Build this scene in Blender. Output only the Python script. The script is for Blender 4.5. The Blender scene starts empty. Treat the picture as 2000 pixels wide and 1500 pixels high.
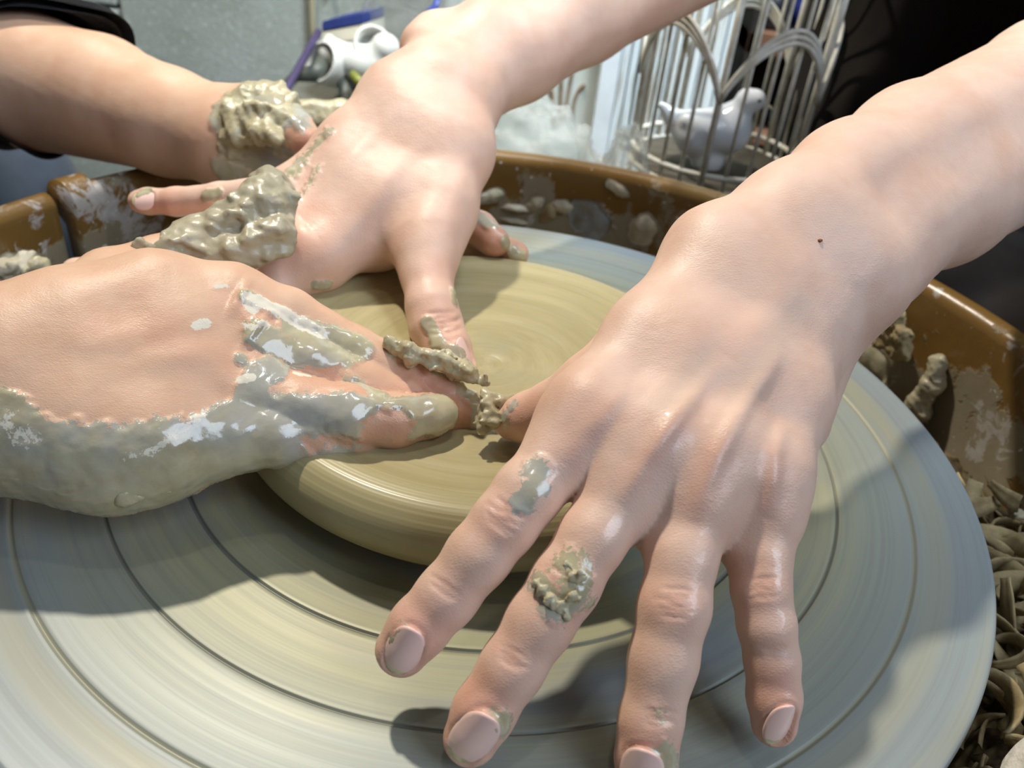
import bpy, math, random
import numpy as np
from mathutils import Vector, Matrix
import openvdb
PI = math.pi
SC = bpy.context.scene
rng = np.random.RandomState(7)
random.seed(7)
MM = 0.001

# ------------------------------------------------------------------ camera
F_PX = 1672.99
CAM = np.array([9.64, -249.7, 186.48])                      # millimetres, wheel centre = origin
AR = np.array([0.99331422, 0.06470627, 0.09560315])
AU = np.array([-0.11544204, 0.55676132, 0.82261168])
AU = AU - AR * (AU @ AR); AU /= np.linalg.norm(AU)
AW = np.cross(AU, AR)                                        # viewing direction
cam_data = bpy.data.cameras.new('camera')
cam = bpy.data.objects.new('camera', cam_data)
SC.collection.objects.link(cam)
M = Matrix(((AR[0], AU[0], -AW[0], CAM[0] * MM), (AR[1], AU[1], -AW[1], CAM[1] * MM), (AR[2], AU[2], -AW[2], CAM[2] * MM), (0, 0, 0, 1)))
cam.matrix_world = M
cam_data.sensor_width = 36
cam_data.lens = F_PX * 36 / 2000
cam_data.clip_start = 0.005
cam_data.clip_end = 30
cam_data.dof.use_dof = True
cam_data.dof.focus_distance = 0.235
cam_data.dof.aperture_fstop = 17
SC.camera = cam

# ------------------------------------------------------------------ light and exposure
SC.view_settings.view_transform = 'Standard'
SC.view_settings.look = 'None'
SC.view_settings.gamma = 1
SC.view_settings.use_curve_mapping = False
SC.view_settings.exposure = 0.0
SC.cycles.use_adaptive_sampling = True; SC.cycles.adaptive_threshold = 0.02
SC.cycles.max_bounces = 6; SC.cycles.diffuse_bounces = 3; SC.cycles.glossy_bounces = 3; SC.cycles.transmission_bounces = 4; SC.cycles.transparent_max_bounces = 8
world = bpy.data.worlds.new('room_air')
SC.world = world
world.use_nodes = True
world.node_tree.nodes['Background'].inputs[0].default_value = (0.62, 0.72, 0.86, 1)
world.node_tree.nodes['Background'].inputs[1].default_value = 0.10


def lamp(name, loc, target, size, power, col, shape='DISK', sy=None):
    d = bpy.data.lights.new(name, 'AREA')
    d.shape = shape; d.size = size
    if sy: d.size_y = sy
    d.energy = power; d.color = col
    o = bpy.data.objects.new(name, d)
    SC.collection.objects.link(o)
    o.location = loc
    o.rotation_euler = (Vector(target) - Vector(loc)).to_track_quat('-Z', 'Y').to_euler()
    return o


lamp('work_lamp', (-0.38, 0.50, 1.18), (0, 0, 0), 0.065, 16.8, (1.0, 0.91, 0.77))
lamp('ceiling_lamp', (-0.02, -0.02, 1.75), (0, 0.1, 0), 0.09, 1.6, (1.0, 0.92, 0.80))
lamp('window_daylight', (1.25, -0.85, 1.3), (0.05, 0.1, 0), 0.9, 20, (0.70, 0.82, 1.0), 'RECTANGLE', 1.1)
lb_ = lamp('background_fill', (0.30, 0.30, 1.25), (0.2, 0.80, -0.05), 0.3, 8.5, (0.84, 0.93, 1.0))  # added fill light, brightens the wall and props behind the basin
lb_.data.spread = math.radians(75)


# ------------------------------------------------------------------ helpers
def W(px, py, D):
    """point at depth D (mm) behind picture point (2000x1500 frame), world mm"""
    return CAM + ((px - 1000) / F_PX * AR - (py - 750) / F_PX * AU + AW) * D


def RAY(px, py):
    d = (px - 1000) / F_PX * AR - (py - 750) / F_PX * AU + AW
    return d / np.linalg.norm(d)


def ATZ(px, py, z):
    d = RAY(px, py)
    return CAM + d * ((z - CAM[2]) / d[2])


def ATY(px, py, y):
    d = RAY(px, py)
    return CAM + d * ((y - CAM[1]) / d[1])


def onwall(px, py, R=231):
    d = RAY(px, py); a = d[0] ** 2 + d[1] ** 2; b_ = 2 * (CAM[0] * d[0] + CAM[1] * d[1]); c_ = CAM[0] ** 2 + CAM[1] ** 2 - R * R
    t = (-b_ + math.sqrt(b_ * b_ - 4 * a * c_)) / (2 * a)
    return CAM + d * t


def obj(name, me, mat=None, parent=None, **props):
    if me is not None and mat is not None and len(me.materials) == 0:
        for m_ in (mat if isinstance(mat, (list, tuple)) else [mat]):
            me.materials.append(m_)
    o = bpy.data.objects.new(name, me)
    SC.collection.objects.link(o)
    if parent is not None: o.parent = parent
    for k, v in props.items(): o[k] = v
    return o


def thing(name, label, category, loc=(0, 0, 0), group=None):
    o = bpy.data.objects.new(name, None)
    o.empty_display_size = 0.01
    SC.collection.objects.link(o)
    o['label'] = label; o['category'] = category
    if group: o['group'] = group
    return o


def tag(o, label, category, group=None):
    o['label'] = label; o['category'] = category
    if group: o['group'] = group
    return o


def mesh(name, V, Fc, smooth=True, mm=True):
    me = bpy.data.meshes.new(name)
    V = np.asarray(V, float) * (MM if mm else 1)
    me.from_pydata(V.tolist(), [], [tuple(int(i) for i in f) for f in Fc])
    if smooth: me.polygons.foreach_set('use_smooth', [True] * len(me.polygons))
    me.update()
    return me


def fast_mesh(name, V, quads, tris=None):
    me = bpy.data.meshes.new(name)
    nq = len(quads); nt = 0 if tris is None else len(tris)
    me.vertices.add(len(V)); me.vertices.foreach_set('co', (V * MM).astype(np.float32).ravel())
    me.loops.add(nq * 4 + nt * 3)
    li = quads.ravel() if nt == 0 else np.concatenate([quads.ravel(), tris.ravel()])
    me.loops.foreach_set('vertex_index', li.astype(np.int32))
    me.polygons.add(nq + nt)
    st = np.concatenate([np.arange(nq) * 4, nq * 4 + np.arange(nt) * 3]).astype(np.int32)
    me.polygons.foreach_set('loop_start', st)
    me.polygons.foreach_set('use_smooth', np.ones(nq + nt, bool))
    me.update(calc_edges=True); me.validate()
    return me


def lathe(name, prof, seg=256, a0=0, a1=2 * PI, centre=(0, 0, 0), closed_profile=False):
    full = abs(a1 - a0 - 2 * PI) < 1e-6
    n = seg if full else seg + 1
    A = np.linspace(a0, a1, seg + 1)[:n]
    V = []
    for r, z in prof:
        V.append(np.stack([centre[0] + r * np.cos(A), centre[1] + r * np.sin(A), np.full(n, centre[2] + z)], 1))
    V = np.concatenate(V)
    Fc = []
    m = len(prof)
    for i in range(m if closed_profile else m - 1):
        i2 = (i + 1) % m
        for j in range(seg):
            j2 = (j + 1) % n if full else j + 1
            Fc.append((i * n + j, i * n + j2, i2 * n + j2, i2 * n + j))
    if closed_profile and not full:
        Fc.append(tuple(i * n for i in range(m))); Fc.append(tuple(i * n + n - 1 for i in reversed(range(m))))
    return mesh(name, V, Fc)


def tube(name, pts, rad, seg=10, flat=None):
    pts = np.asarray(pts, float); n = len(pts)
    rad = np.full(n, rad) if np.isscalar(rad) else np.asarray(rad, float)
    T = np.gradient(pts, axis=0); T /= np.linalg.norm(T, axis=1)[:, None] + 1e-9
    up = np.array([0, 0, 1.0]) if abs(T[0][2]) < .9 else np.array([1.0, 0, 0])
    V = []
    N = np.cross(T[0], up); N /= np.linalg.norm(N)
    for i in range(n):
        N = N - T[i] * (N @ T[i]); N /= np.linalg.norm(N) + 1e-9
        B = np.cross(T[i], N)
        for k in range(seg):
            a = 2 * PI * k / seg
            f = 1 if flat is None else flat
            V.append(pts[i] + rad[i] * (math.cos(a) * N + f * math.sin(a) * B))
    Fc = [(i * seg + k, i * seg + (k + 1) % seg, (i + 1) * seg + (k + 1) % seg, (i + 1) * seg + k) for i in range(n - 1) for k in range(seg)]
    Fc.append(tuple(range(seg))[::-1]); Fc.append(tuple((n - 1) * seg + k for k in range(seg)))
    return mesh(name, V, Fc)


def box(name, c, s, rot=None, bev=0.0):
    """box with bevelled edges; c centre, s full sizes (mm), rot 3x3"""
    import bmesh
    bm = bmesh.new()
    bmesh.ops.create_cube(bm, size=1)
    bmesh.ops.scale(bm, vec=[x * MM for x in s], verts=bm.verts)
    if bev: bmesh.ops.bevel(bm, geom=bm.edges[:], offset=bev * MM, segments=2, affect='EDGES', profile=.6)
    R = Matrix(rot).to_4x4() if rot is not None else Matrix.Identity(4)
    bmesh.ops.transform(bm, matrix=Matrix.Translation(Vector(c) * MM) @ R, verts=bm.verts)
    me = bpy.data.meshes.new(name); bm.to_mesh(me); bm.free()
    return me


# -------- smooth noise from summed sines (numpy)
class Noise:
    def __init__(s, seed, n=11, lo=.35, hi=1.9):
        r = np.random.RandomState(seed)
        k = r.normal(size=(n, 3)); k /= np.linalg.norm(k, axis=1)[:, None]
        s.k = k * r.uniform(lo, hi, (n, 1)); s.p = r.uniform(0, 2 * PI, n); s.n = n

    def __call__(s, P, scale):
        return np.sin((P / scale) @ s.k.T * 2 * PI + s.p).sum(1) / math.sqrt(s.n) * .9


NZ = [Noise(i) for i in range(8)]


def fbm(P, scale, o=3, seed=0):
    t = 0
    for i in range(o): t = t + NZ[(seed + i) % 8](P, scale / 2 ** i) * .5 ** i
    return t


# -------- signed distance bodies
def smin(a, b, k):
    if k <= 0: return np.minimum(a, b)
    h = np.maximum(k - np.abs(a - b), 0) / k
    return np.minimum(a, b) - h * h * k * .25


class Body:
    def __init__(s):
        s.base = []; s.limbs = []; s.noise = None

    def seg(s, a, b, ra, rb, k=8):
        s.base.append((np.array(a, float), np.array(b, float), ra, rb, k))

    def chain(s, pts, k=8):
        for p, q in zip(pts[:-1], pts[1:]): s.seg(p[0], q[0], p[1], q[1], k)

    def limb(s, pts, k=5, kc=2.5, extra=()):
        L = [(np.array(p[0], float), np.array(q[0], float), p[1], q[1], kc) for p, q in zip(pts[:-1], pts[1:])]
        for e in extra: L.append((np.array(e[0], float), np.array(e[1], float), e[2], e[3], e[4]))
        s.limbs.append((L, k))

    @staticmethod
    def _d(P, pr):
        a, b, ra, rb, k = pr
        a = a.astype(P.dtype); b = b.astype(P.dtype)
        ba = b - a; L = float(ba @ ba)
        pa = P - a
        t = np.clip(pa @ ba / max(L, 1e-6), 0, 1)
        return (lambda q: np.sqrt(np.einsum('ij,ij->i', q, q)))(pa - t[:, None] * ba) - (ra + (rb - ra) * t)

    def _near(s, pr, lo, hi, m):
        if lo is None: return True
        a, b, ra, rb, k = pr
        r = max(ra, rb) + m
        return np.all(np.minimum(a, b) - r < hi) and np.all(np.maximum(a, b) + r > lo)

    def eval(s, P, lo=None, hi=None):
        out = None; m = 10
        base = np.full(len(P), 30.0)
        for pr in s.base:
            if s._near(pr, lo, hi, m): base = smin(base, s._d(P, pr), pr[4])
        out = base
        for L, k in s.limbs:
            d = None
            for pr in L:
                if s._near(pr, lo, hi, m):
                    e = s._d(P, pr); d = e if d is None else smin(d, e, pr[4])
            if d is not None: out = np.minimum(out, smin(base, d, k))
        if s.noise is not None:
            m_ = np.abs(out) < 7
            if m_.any(): out = out.copy(); out[m_] += s.noise(P[m_])
        return out

    def bounds(s):
        al = s.base + [p for L, k in s.limbs for p in L]
        lo = np.min([np.minimum(a, b) - max(ra, rb) for a, b, ra, rb, k in al], 0) - 6
        hi = np.max([np.maximum(a, b) + max(ra, rb) for a, b, ra, rb, k in al], 0) + 6
        return lo, hi

    def mesh(s, h, smooth=1):
        lo, hi = s.bounds(); n = 32
        G = openvdb.FloatGrid(3 * h)
        N = np.ceil((hi - lo) / h).astype(int)
        ii = np.arange(n)
        g = np.stack(np.meshgrid(ii, ii, ii, indexing='ij'), -1).reshape(-1, 3) * h
        cg = np.stack(np.meshgrid([0, n / 2, n], [0, n / 2, n], [0, n / 2, n], indexing='ij'), -1).reshape(-1, 3) * h
        for bx in range(0, N[0], n):
            for by in range(0, N[1], n):
                for bz in range(0, N[2], n):
                    o = lo + np.array([bx, by, bz]) * h
                    c = s.eval(o + cg, o - 2, o + n * h + 2)
                    if c.min() > n * h * .5: continue
                    if c.max() < -n * h * .5: pass
                    v = s.eval((o + g).astype(np.float32), o - 2, o + n * h + 2)
                    if v.min() > 3 * h: continue
                    v = np.clip(v, -3 * h, 3 * h).astype(np.float32).reshape(n, n, n)
                    G.copyFromArray(v, ijk=(bx, by, bz))
        V, Q = G.convertToQuads(isovalue=0.0)
        V = np.asarray(V, float) * h + lo; Q = np.asarray(Q).astype(np.int64)
        # orient outwards
        c = V[Q].mean(1); nn = np.cross(V[Q[:, 2]] - V[Q[:, 0]], V[Q[:, 3]] - V[Q[:, 1]])
        k = np.random.RandomState(0).randint(0, len(Q), 200)
        e = nn[k] / (np.linalg.norm(nn[k], axis=1)[:, None] + 1e-9)
        if np.mean(s.eval(c[k] + e) - s.eval(c[k] - e)) < 0: Q = Q[:, ::-1]
        return V, np.ascontiguousarray(Q)

    def hit(s, px, py, D0=90, D1=900):
        d = RAY(px, py); t = D0
        for _ in range(90):
            p = CAM + d * t
            v = s.eval(p[None])[0]
            if v < .03: return p
            t += max(v * .85, .03)
            if t > D1: return None
        return p

    def grad(s, p, e=.6):
        P = np.array([p + np.eye(3)[i] * e * sg for i in range(3) for sg in (1, -1)])
        v = s.eval(P); g = np.array([v[0] - v[1], v[2] - v[3], v[4] - v[5]])
        return g / (np.linalg.norm(g) + 1e-9)


def vnormals(V, Q):
    n = np.cross(V[Q[:, 2]] - V[Q[:, 0]], V[Q[:, 3]] - V[Q[:, 1]])
    N = np.zeros_like(V)
    for i in range(4):
        for a in range(3): N[:, a] += np.bincount(Q[:, i], n[:, a], len(V))
    return N / (np.linalg.norm(N, axis=1)[:, None] + 1e-12)


def relax(V, Q, it=2, f=.5):
    for _ in range(it):
        S = np.zeros_like(V); c = np.zeros(len(V))
        for i, j in ((0, 1), (1, 2), (2, 3), (3, 0)):
            for a in range(3):
                S[:, a] += np.bincount(Q[:, i], V[Q[:, j], a], len(V)) + np.bincount(Q[:, j], V[Q[:, i], a], len(V))
            c += np.bincount(Q[:, i], minlength=len(V)) + np.bincount(Q[:, j], minlength=len(V))
        V = V + f * (S / np.maximum(c, 1)[:, None] - V)
    return V


def pdist(P, line):
    """distance of points to polyline and the running parameter 0..1"""
    line = np.asarray(line, float)
    if len(line) == 1: return np.linalg.norm(P - line[0], axis=1), np.full(len(P), .5)
    seg = np.linalg.norm(np.diff(line, axis=0), axis=1); tot = seg.sum() + 1e-9; acc = 0
    bd = np.full(len(P), 1e9); bt = np.zeros(len(P))
    for a, b, L in zip(line[:-1], line[1:], seg):
        ba = b - a
        t = np.clip((P - a) @ ba / max(L * L, 1e-9), 0, 1)
        d = np.linalg.norm(P - a - t[:, None] * ba, axis=1)
        m = d < bd
        bd[m] = d[m]; bt[m] = (acc + t[m] * L) / tot
        acc += L
    return bd, bt


class Skin:
    """a hand with its forearm: surface, relief, paint attributes and nails"""

    def __init__(s, body, h):
        s.b = body; s.V, s.Q = body.mesh(h)
        s.V = relax(s.V, s.Q, 2)
        s.N = vnormals(s.V, s.Q)
        n = len(s.V)
        s.clay = np.zeros(n); s.dry = np.zeros(n); s.red = np.zeros(n); s.pale = np.zeros(n); s.wet = np.zeros(n); s.disp = np.zeros(n)
        s.V0 = s.V.copy(); s.nails = []

    def anchor(s, pts):
        L = []
        for p in pts:
            q = s.b.hit(p[0], p[1])
            if q is not None: L.append(q)
        return np.array(L) if L else None

    def relief(s, pts, amp, w, taper=True):
        L = s.anchor(pts)
        if L is None: return
        lo = L.min(0) - 4 * w; hi = L.max(0) + 4 * w
        m = np.where(np.all((s.V0 > lo) & (s.V0 < hi), 1))[0]
        d, t = pdist(s.V0[m], L)
        g = np.exp(-(d / w) ** 2)
        if taper and len(L) > 1: g *= np.sin(PI * np.clip(t, 0.0, 1.0)) ** .8
        s.disp[m] += amp * g

    def paint(s, attr, pts, r, val=1.0, soft=.75, mode='max'):
        L = s.anchor(pts)
        if L is None: return
        m = np.where(np.all((s.V0 > L.min(0) - r - 2) & (s.V0 < L.max(0) + r + 2), 1))[0]
        d, t = pdist(s.V0[m], L)
        g = val * np.clip((r - d) / (r * soft), 0, 1)
        A = getattr(s, attr)
        if mode == 'max': A[m] = np.maximum(A[m], g)
        elif mode == 'sub': A[m] = np.maximum(0, A[m] - g)
        else: A[m] += g

    def creases(s, cx, cy, ang, half, offs, amp=-.42, w=.5, bow=6):
        """short wrinkles across a finger: ang = finger direction in the picture (deg)"""
        a = math.radians(ang); t = np.array([math.cos(a), math.sin(a)]); b = np.array([-t[1], t[0]])
        for i, o in enumerate(offs):
            hl = half * (1 - .25 * (i % 2)) * rng.uniform(.8, 1)
            sh = rng.uniform(-.15, .15) * half
            pts = []
            for u in np.linspace(-1, 1, 7):
                q = np.array([cx, cy]) + t * (o + bow * (u * u) * (1 if o > 0 else -1) * -.6 + rng.uniform(-1.5, 1.5)) + b * (u * hl + sh)
                pts.append(q)
            s.relief(pts, amp * rng.uniform(.6, 1.1), w)

    def nail(s, c, tip, length, width, Rc, nbias=None, lift=.28, name='fingernail', label=None, flat=0.0):
        pc = s.b.hit(*c); pt = s.b.hit(*tip)
        if pt is None: pt = CAM + RAY(*tip) * np.linalg.norm(pc - CAM)
        n = s.b.grad(pc, 1.5)
        if nbias is not None: n = n + np.array(nbias); n /= np.linalg.norm(n)
        a = pt - pc; a -= n * (a @ n) * (1 - flat); a /= np.linalg.norm(a)
        n = n - a * (n @ a); n /= np.linalg.norm(n); b = np.cross(n, a)
        s.nails.append(dict(c=pc, a=a, n=n, b=b, L=length / 2, Wd=width / 2, R=Rc, lift=lift, name=name, label=label))

    def finish(s, name, mat, parent, nailmat, thick=.5, label=None):
        V, N = s.V0, s.N
        cl = np.clip(s.clay, 0, 1)
        nz = fbm(V, 7.0, 4, 1)
        mask = np.clip((cl + nz * .2 - .38) / .25, 0, 1) * np.clip(cl / .15, 0, 1)
        s.disp += mask * (thick + .22 * thick * fbm(V, 9.0, 3, 3)) + np.clip(s.dry, 0, 1) * .15
        s.disp += (1 - mask) * .03 * fbm(V, 8.0, 2, 5)
        for q in s.nails:
            r = V - q['c']; u = r @ q['a'] / q['L']; v = r @ q['b'] / q['Wd']; hN = r @ q['n']
            near = (np.abs(hN) < 7)
            rho = (np.abs(u) ** 2.3 + np.abs(v) ** 2.3) ** (1 / 2.3)
            surf = -(v * q['Wd']) ** 2 / (2 * q['R']) - (np.clip(u, 0, 2) * q['L']) ** 2 / (2 * q['R'] * 3.2)
            inside = near & (rho < 1.0) & (hN > -4)
            ring = near & (hN > -4.5)
            w = np.clip((1.0 - rho) / .12, 0, 1)
            tgt = surf - .25 + q['lift'] * .4
            dn = (tgt - hN)
            k = np.where(inside, w, 0)
            s.V[:] = s.V + (k * dn)[:, None] * q['n']
            bump = np.exp(-((rho - 1.17) / .13) ** 2) * np.where(u > .55, .15, 1) * (rho > .98)
            s.disp += np.where(ring, .13 * bump, 0)
            groove = np.exp(-((rho - 1.0) / .05) ** 2) * np.where(u > .6, .0, 1)
            s.disp += np.where(ring, -.22 * groove, 0)
            s.red = np.maximum(s.red, np.where(ring, .3 * np.exp(-((rho - 1.1) / .35) ** 2), 0))
        V = s.V + N * s.disp[:, None]
        me = fast_mesh(name, V, s.Q)
        for k in ('clay', 'dry', 'red', 'pale', 'wet'):
            at = me.attributes.new(k, 'FLOAT', 'POINT')
            at.data.foreach_set('value', getattr(s, k).astype(np.float32))
        o = obj(name, me, mat, parent)
        if label: o['label'] = label
        for q in s.nails:
            NU, NV = 25, 17
            vs, tipv = [], []
            for layer in (0, 1):
                for i in range(NU):
                    for j in range(NV):
                        U = -1 + 2 * i / (NU - 1); Vv = -1 + 2 * j / (NV - 1)
                        # squircle mapping of the square onto the plate outline
                        p = 2.25
                        m_ = max(abs(U), abs(Vv)); nr = (abs(U) ** p + abs(Vv) ** p) ** (1 / p)
                        kk = m_ / nr if nr > 1e-6 else 1
                        uu, vv = U * kk, Vv * kk
                        hh = -(vv * q['Wd']) ** 2 / (2 * q['R']) - (max(uu, 0) * q['L']) ** 2 / (2 * q['R'] * 3.2)
                        hh += q['lift'] * (1 - .55 * m_ ** 4 * (1 if U < .5 else .3)) - layer * .45
                        vs.append(q['c'] + q['a'] * uu * q['L'] + q['b'] * vv * q['Wd'] + q['n'] * hh)
                        tipv.append(np.clip((uu - .60) / .14 + .15 * math.sin(vv * 9), 0, 1))
            fs = []
            for i in range(NU - 1):
                for j in range(NV - 1):
                    a_ = i * NV + j
                    fs.append((a_, a_ + NV, a_ + NV + 1, a_ + 1))
                    b_ = a_ + NU * NV
                    fs.append((b_, b_ + 1, b_ + NV + 1, b_ + NV))
            rim = [j for j in range(NV)] + [i * NV + NV - 1 for i in range(1, NU)] + [(NU - 1) * NV + j for j in range(NV - 2, -1, -1)] + [i * NV for i in range(NU - 2, 0, -1)]
            for i in range(len(rim)):
                a_, b_ = rim[i], rim[(i + 1) % len(rim)]
                fs.append((a_, b_, b_ + NU * NV, a_ + NU * NV))
            nm = mesh(q['name'], vs, fs)
            at = nm.attributes.new('tip', 'FLOAT', 'POINT'); at.data.foreach_set('value', np.array(tipv, np.float32))
            no = obj(q['name'], nm, nailmat, o)
            if q['label']: no['label'] = q['label']
        return o


# ------------------------------------------------------------------ materials
class NT:
    def __init__(s, name):
        s.m = bpy.data.materials.new(name); s.m.use_nodes = True
        s.t = s.m.node_tree; s.n = s.t.nodes; s.b = s.n['Principled BSDF']; s.out = s.n['Material Output']

    def new(s, typ, **kw):
        n = s.n.new(typ)
        for k, v in kw.items():
            if k.startswith('i_'):
                key = k[2:]; key = int(key) if key.isdigit() else key.replace('_', ' ')
                n.inputs[key].default_value = v
            else: setattr(n, k, v)
        return n

    def link(s, a, b): s.t.links.new(a, b)

    def set(s, k, v):
        if hasattr(v, 'links') or isinstance(v, bpy.types.NodeSocket): s.link(v, s.b.inputs[k])
        else: s.b.inputs[k].default_value = v

    def coord(s, kind='Object'): return s.new('ShaderNodeTexCoord').outputs[kind]

    def noise(s, scale, detail=4, rough=.55, vec=None, dist=0.0):
        n = s.new('ShaderNodeTexNoise'); n.inputs['Scale'].default_value = scale; n.inputs['Detail'].default_value = detail
        n.inputs['Roughness'].default_value = rough; n.inputs['Distortion'].default_value = dist
        s.link(vec if vec is not None else s.coord(), n.inputs['Vector'])
        return n.outputs['Fac']

    def math(s, op, a, b=None, clamp=False):
        n = s.new('ShaderNodeMath', operation=op); n.use_clamp = clamp
        for i, x in enumerate((a, b)):
            if x is None: continue
            if isinstance(x, (int, float)): n.inputs[i].default_value = x
            else: s.link(x, n.inputs[i])
        return n.outputs[0]

    def attr(s, name): return s.new('ShaderNodeAttribute', attribute_name=name).outputs['Fac']

    def step(s, x, lo, hi):
        n = s.new('ShaderNodeMapRange'); n.interpolation_type = 'SMOOTHSTEP'
        n.inputs[1].default_value = lo; n.inputs[2].default_value = hi
        s.link(x, n.inputs[0]); return n.outputs[0]

    def mix(s, f, a, b):
        n = s.new('ShaderNodeMix', data_type='RGBA')
        if isinstance(f, (int, float)): n.inputs[0].default_value = f
        else: s.link(f, n.inputs[0])
        for i, x in ((6, a), (7, b)):
            if isinstance(x, (tuple, list)): n.inputs[i].default_value = (*x[:3], 1)
            else: s.link(x, n.inputs[i])
        return n.outputs[2]

    def fmix(s, f, a, b):
        n = s.new('ShaderNodeMix', data_type='FLOAT')
        s.link(f, n.inputs[0])
        for i, x in ((2, a), (3, b)):
            if isinstance(x, (int, float)): n.inputs[i].default_value = x
            else: s.link(x, n.inputs[i])
        return n.outputs[0]

    def bump(s, h, strength=.3, dist=.0005):
        n = s.new('ShaderNodeBump'); n.inputs['Strength'].default_value = strength; n.inputs['Distance'].default_value = dist
        s.link(h, n.inputs['Height']); s.link(n.outputs[0], s.b.inputs['Normal'])

    def ramp(s, f, stops):
        n = s.new('ShaderNodeValToRGB'); e = n.color_ramp.elements
        while len(e) < len(stops): e.new(.5)
        for i, (p, c) in enumerate(stops): e[i].position = p; e[i].color = (*c[:3], 1)
        s.link(f, n.inputs[0]); return n.outputs[0]


def lin(r, g, b):
    return tuple(((x / 255) / 12.92 if x / 255 <= .04045 else ((x / 255 + .055) / 1.055) ** 2.4) for x in (r, g, b))


CLAY = lin(200, 192, 160); CLAY_D = lin(174, 163, 130); CLAY_W = lin(226, 220, 204)


def skin_mat(name, base, ruddy, wet=.0, tone=1.0):
    t = NT(name)
    n1 = t.noise(45, 3, .6); n2 = t.noise(160, 3, .6)
    col = t.mix(t.step(n1, .35, .7), tuple(c * tone for c in base), tuple(c * tone * k for c, k in zip(base, (.93, .86, .82))))
    red = t.math('ADD', t.math('MULTIPLY', t.attr('red'), .62), t.math('MULTIPLY', t.step(n2, .5, .8), .12), True)
    col = t.mix(red, col, tuple(c * tone for c in ruddy))
    col = t.mix(t.math('MULTIPLY', t.attr('pale'), .5), col, lin(190, 178, 160))
    nf = t.noise(1100, 4, .7); nm = t.noise(330, 5, .68, None, .6)
    edge = t.math('ADD', t.math('MULTIPLY', t.math('SUBTRACT', nm, .5), 1.9), t.math('MULTIPLY', t.math('SUBTRACT', nf, .5), .9))
    cm = t.math('MULTIPLY', t.step(t.math('ADD', t.attr('clay'), edge), .40, .56), t.step(t.attr('clay'), .02, .2))
    ccol = t.mix(t.step(t.noise(60, 5, .6), .3, .7), CLAY, CLAY_D)
    ccol = t.mix(t.step(t.noise(32, 3, .6), .42, .7), ccol, lin(178, 176, 166))
    col = t.mix(cm, col, ccol)
    dm = t.math('MULTIPLY', t.step(t.math('ADD', t.attr('dry'), edge), .50, .62), t.step(t.attr('dry'), .05, .25))
    col = t.mix(dm, col, CLAY_W)
    t.set('Base Color', col)
    rough = t.fmix(cm, t.fmix(t.math('MULTIPLY', t.attr('red'), 1.2, True), .46, .30), .17)
    rough = t.fmix(dm, rough, .85)
    t.set('Roughness', rough)
    t.set('Subsurface Weight', .12); t.set('Subsurface Radius', (1.0, .38, .2)); t.set('Subsurface Scale', .0035)
    t.set('Specular IOR Level', .45)
    mp = t.new('ShaderNodeMapping'); mp.inputs['Rotation'].default_value = (0.3, .2, .7); mp.inputs['Scale'].default_value = (1, 2.3, 1)
    t.link(t.coord(), mp.inputs[0])
    v = t.new('ShaderNodeTexVoronoi'); v.feature = 'DISTANCE_TO_EDGE'; v.inputs['Scale'].default_value = 900
    t.link(mp.outputs[0], v.inputs['Vector'])
    hs = t.math('ADD', t.math('MULTIPLY', t.step(v.outputs[0], 0, .35), .35), t.noise(700, 3, .6, mp.outputs[0]))
    hc = t.math('MULTIPLY', t.noise(230, 5, .58), 2.6)
    wt = t.math('MAXIMUM', t.math('MULTIPLY', cm, .75), t.math('MULTIPLY', t.attr('wet'), t.step(t.noise(260, 4, .7), .42, .58)))
    t.set('Coat Weight', wt); t.set('Coat Roughness', .10)
    t.bump(t.fmix(cm, hs, hc), .34, .0002)
    return t.m


SK1 = skin_mat('skin_fair', lin(230, 196, 176), lin(214, 144, 120))
SK2 = skin_mat('skin_clayed', lin(220, 182, 154), lin(202, 130, 108))


def nail_mat():
    t = NT('nail_plate')
    n = t.noise(300, 3)
    col = t.mix(t.step(t.attr('tip'), .3, .7), lin(252, 212, 202), t.mix(t.step(n, .4, .6), lin(226, 214, 178), lin(198, 186, 146)))
    t.set('Base Color', col); t.set('Roughness', .28); t.set('Subsurface Weight', .1); t.set('Subsurface Scale', .002)
    t.set('Coat Weight', .3); t.set('Coat Roughness', .1)
    t.bump(t.noise(90, 2), .15, .0004)
    return t.m


NAIL = nail_mat()


def clay_mat(name, c1, c2, rough=.3, bs=250, bstr=.5, fleck=None):
    t = NT(name)
    col = t.mix(t.step(t.noise(70, 5, .6), .3, .7), c1, c2)
    if fleck: col = t.mix(t.step(t.noise(38, 4, .6), .52, .62), col, fleck)
    t.set('Base Color', col)
    t.set('Roughness', t.fmix(t.noise(120, 3), rough * .7, rough * 1.4))
    t.bump(t.noise(bs, 6, .62), bstr, .0008)
    return t.m


WETCLAY = clay_mat('wet_clay', CLAY, CLAY_D, .26, 240, .55)
GREYCLAY = clay_mat('grey_slip', lin(188, 180, 154), lin(160, 152, 128), .3, 240, .35)
DRYCLAY = clay_mat('dry_clay', lin(172, 156, 116), lin(124, 108, 76), .8, 200, .5)
PALECLAY = clay_mat('pale_clay', lin(196, 190, 170), lin(160, 152, 126), .6, 180, .6)


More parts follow.
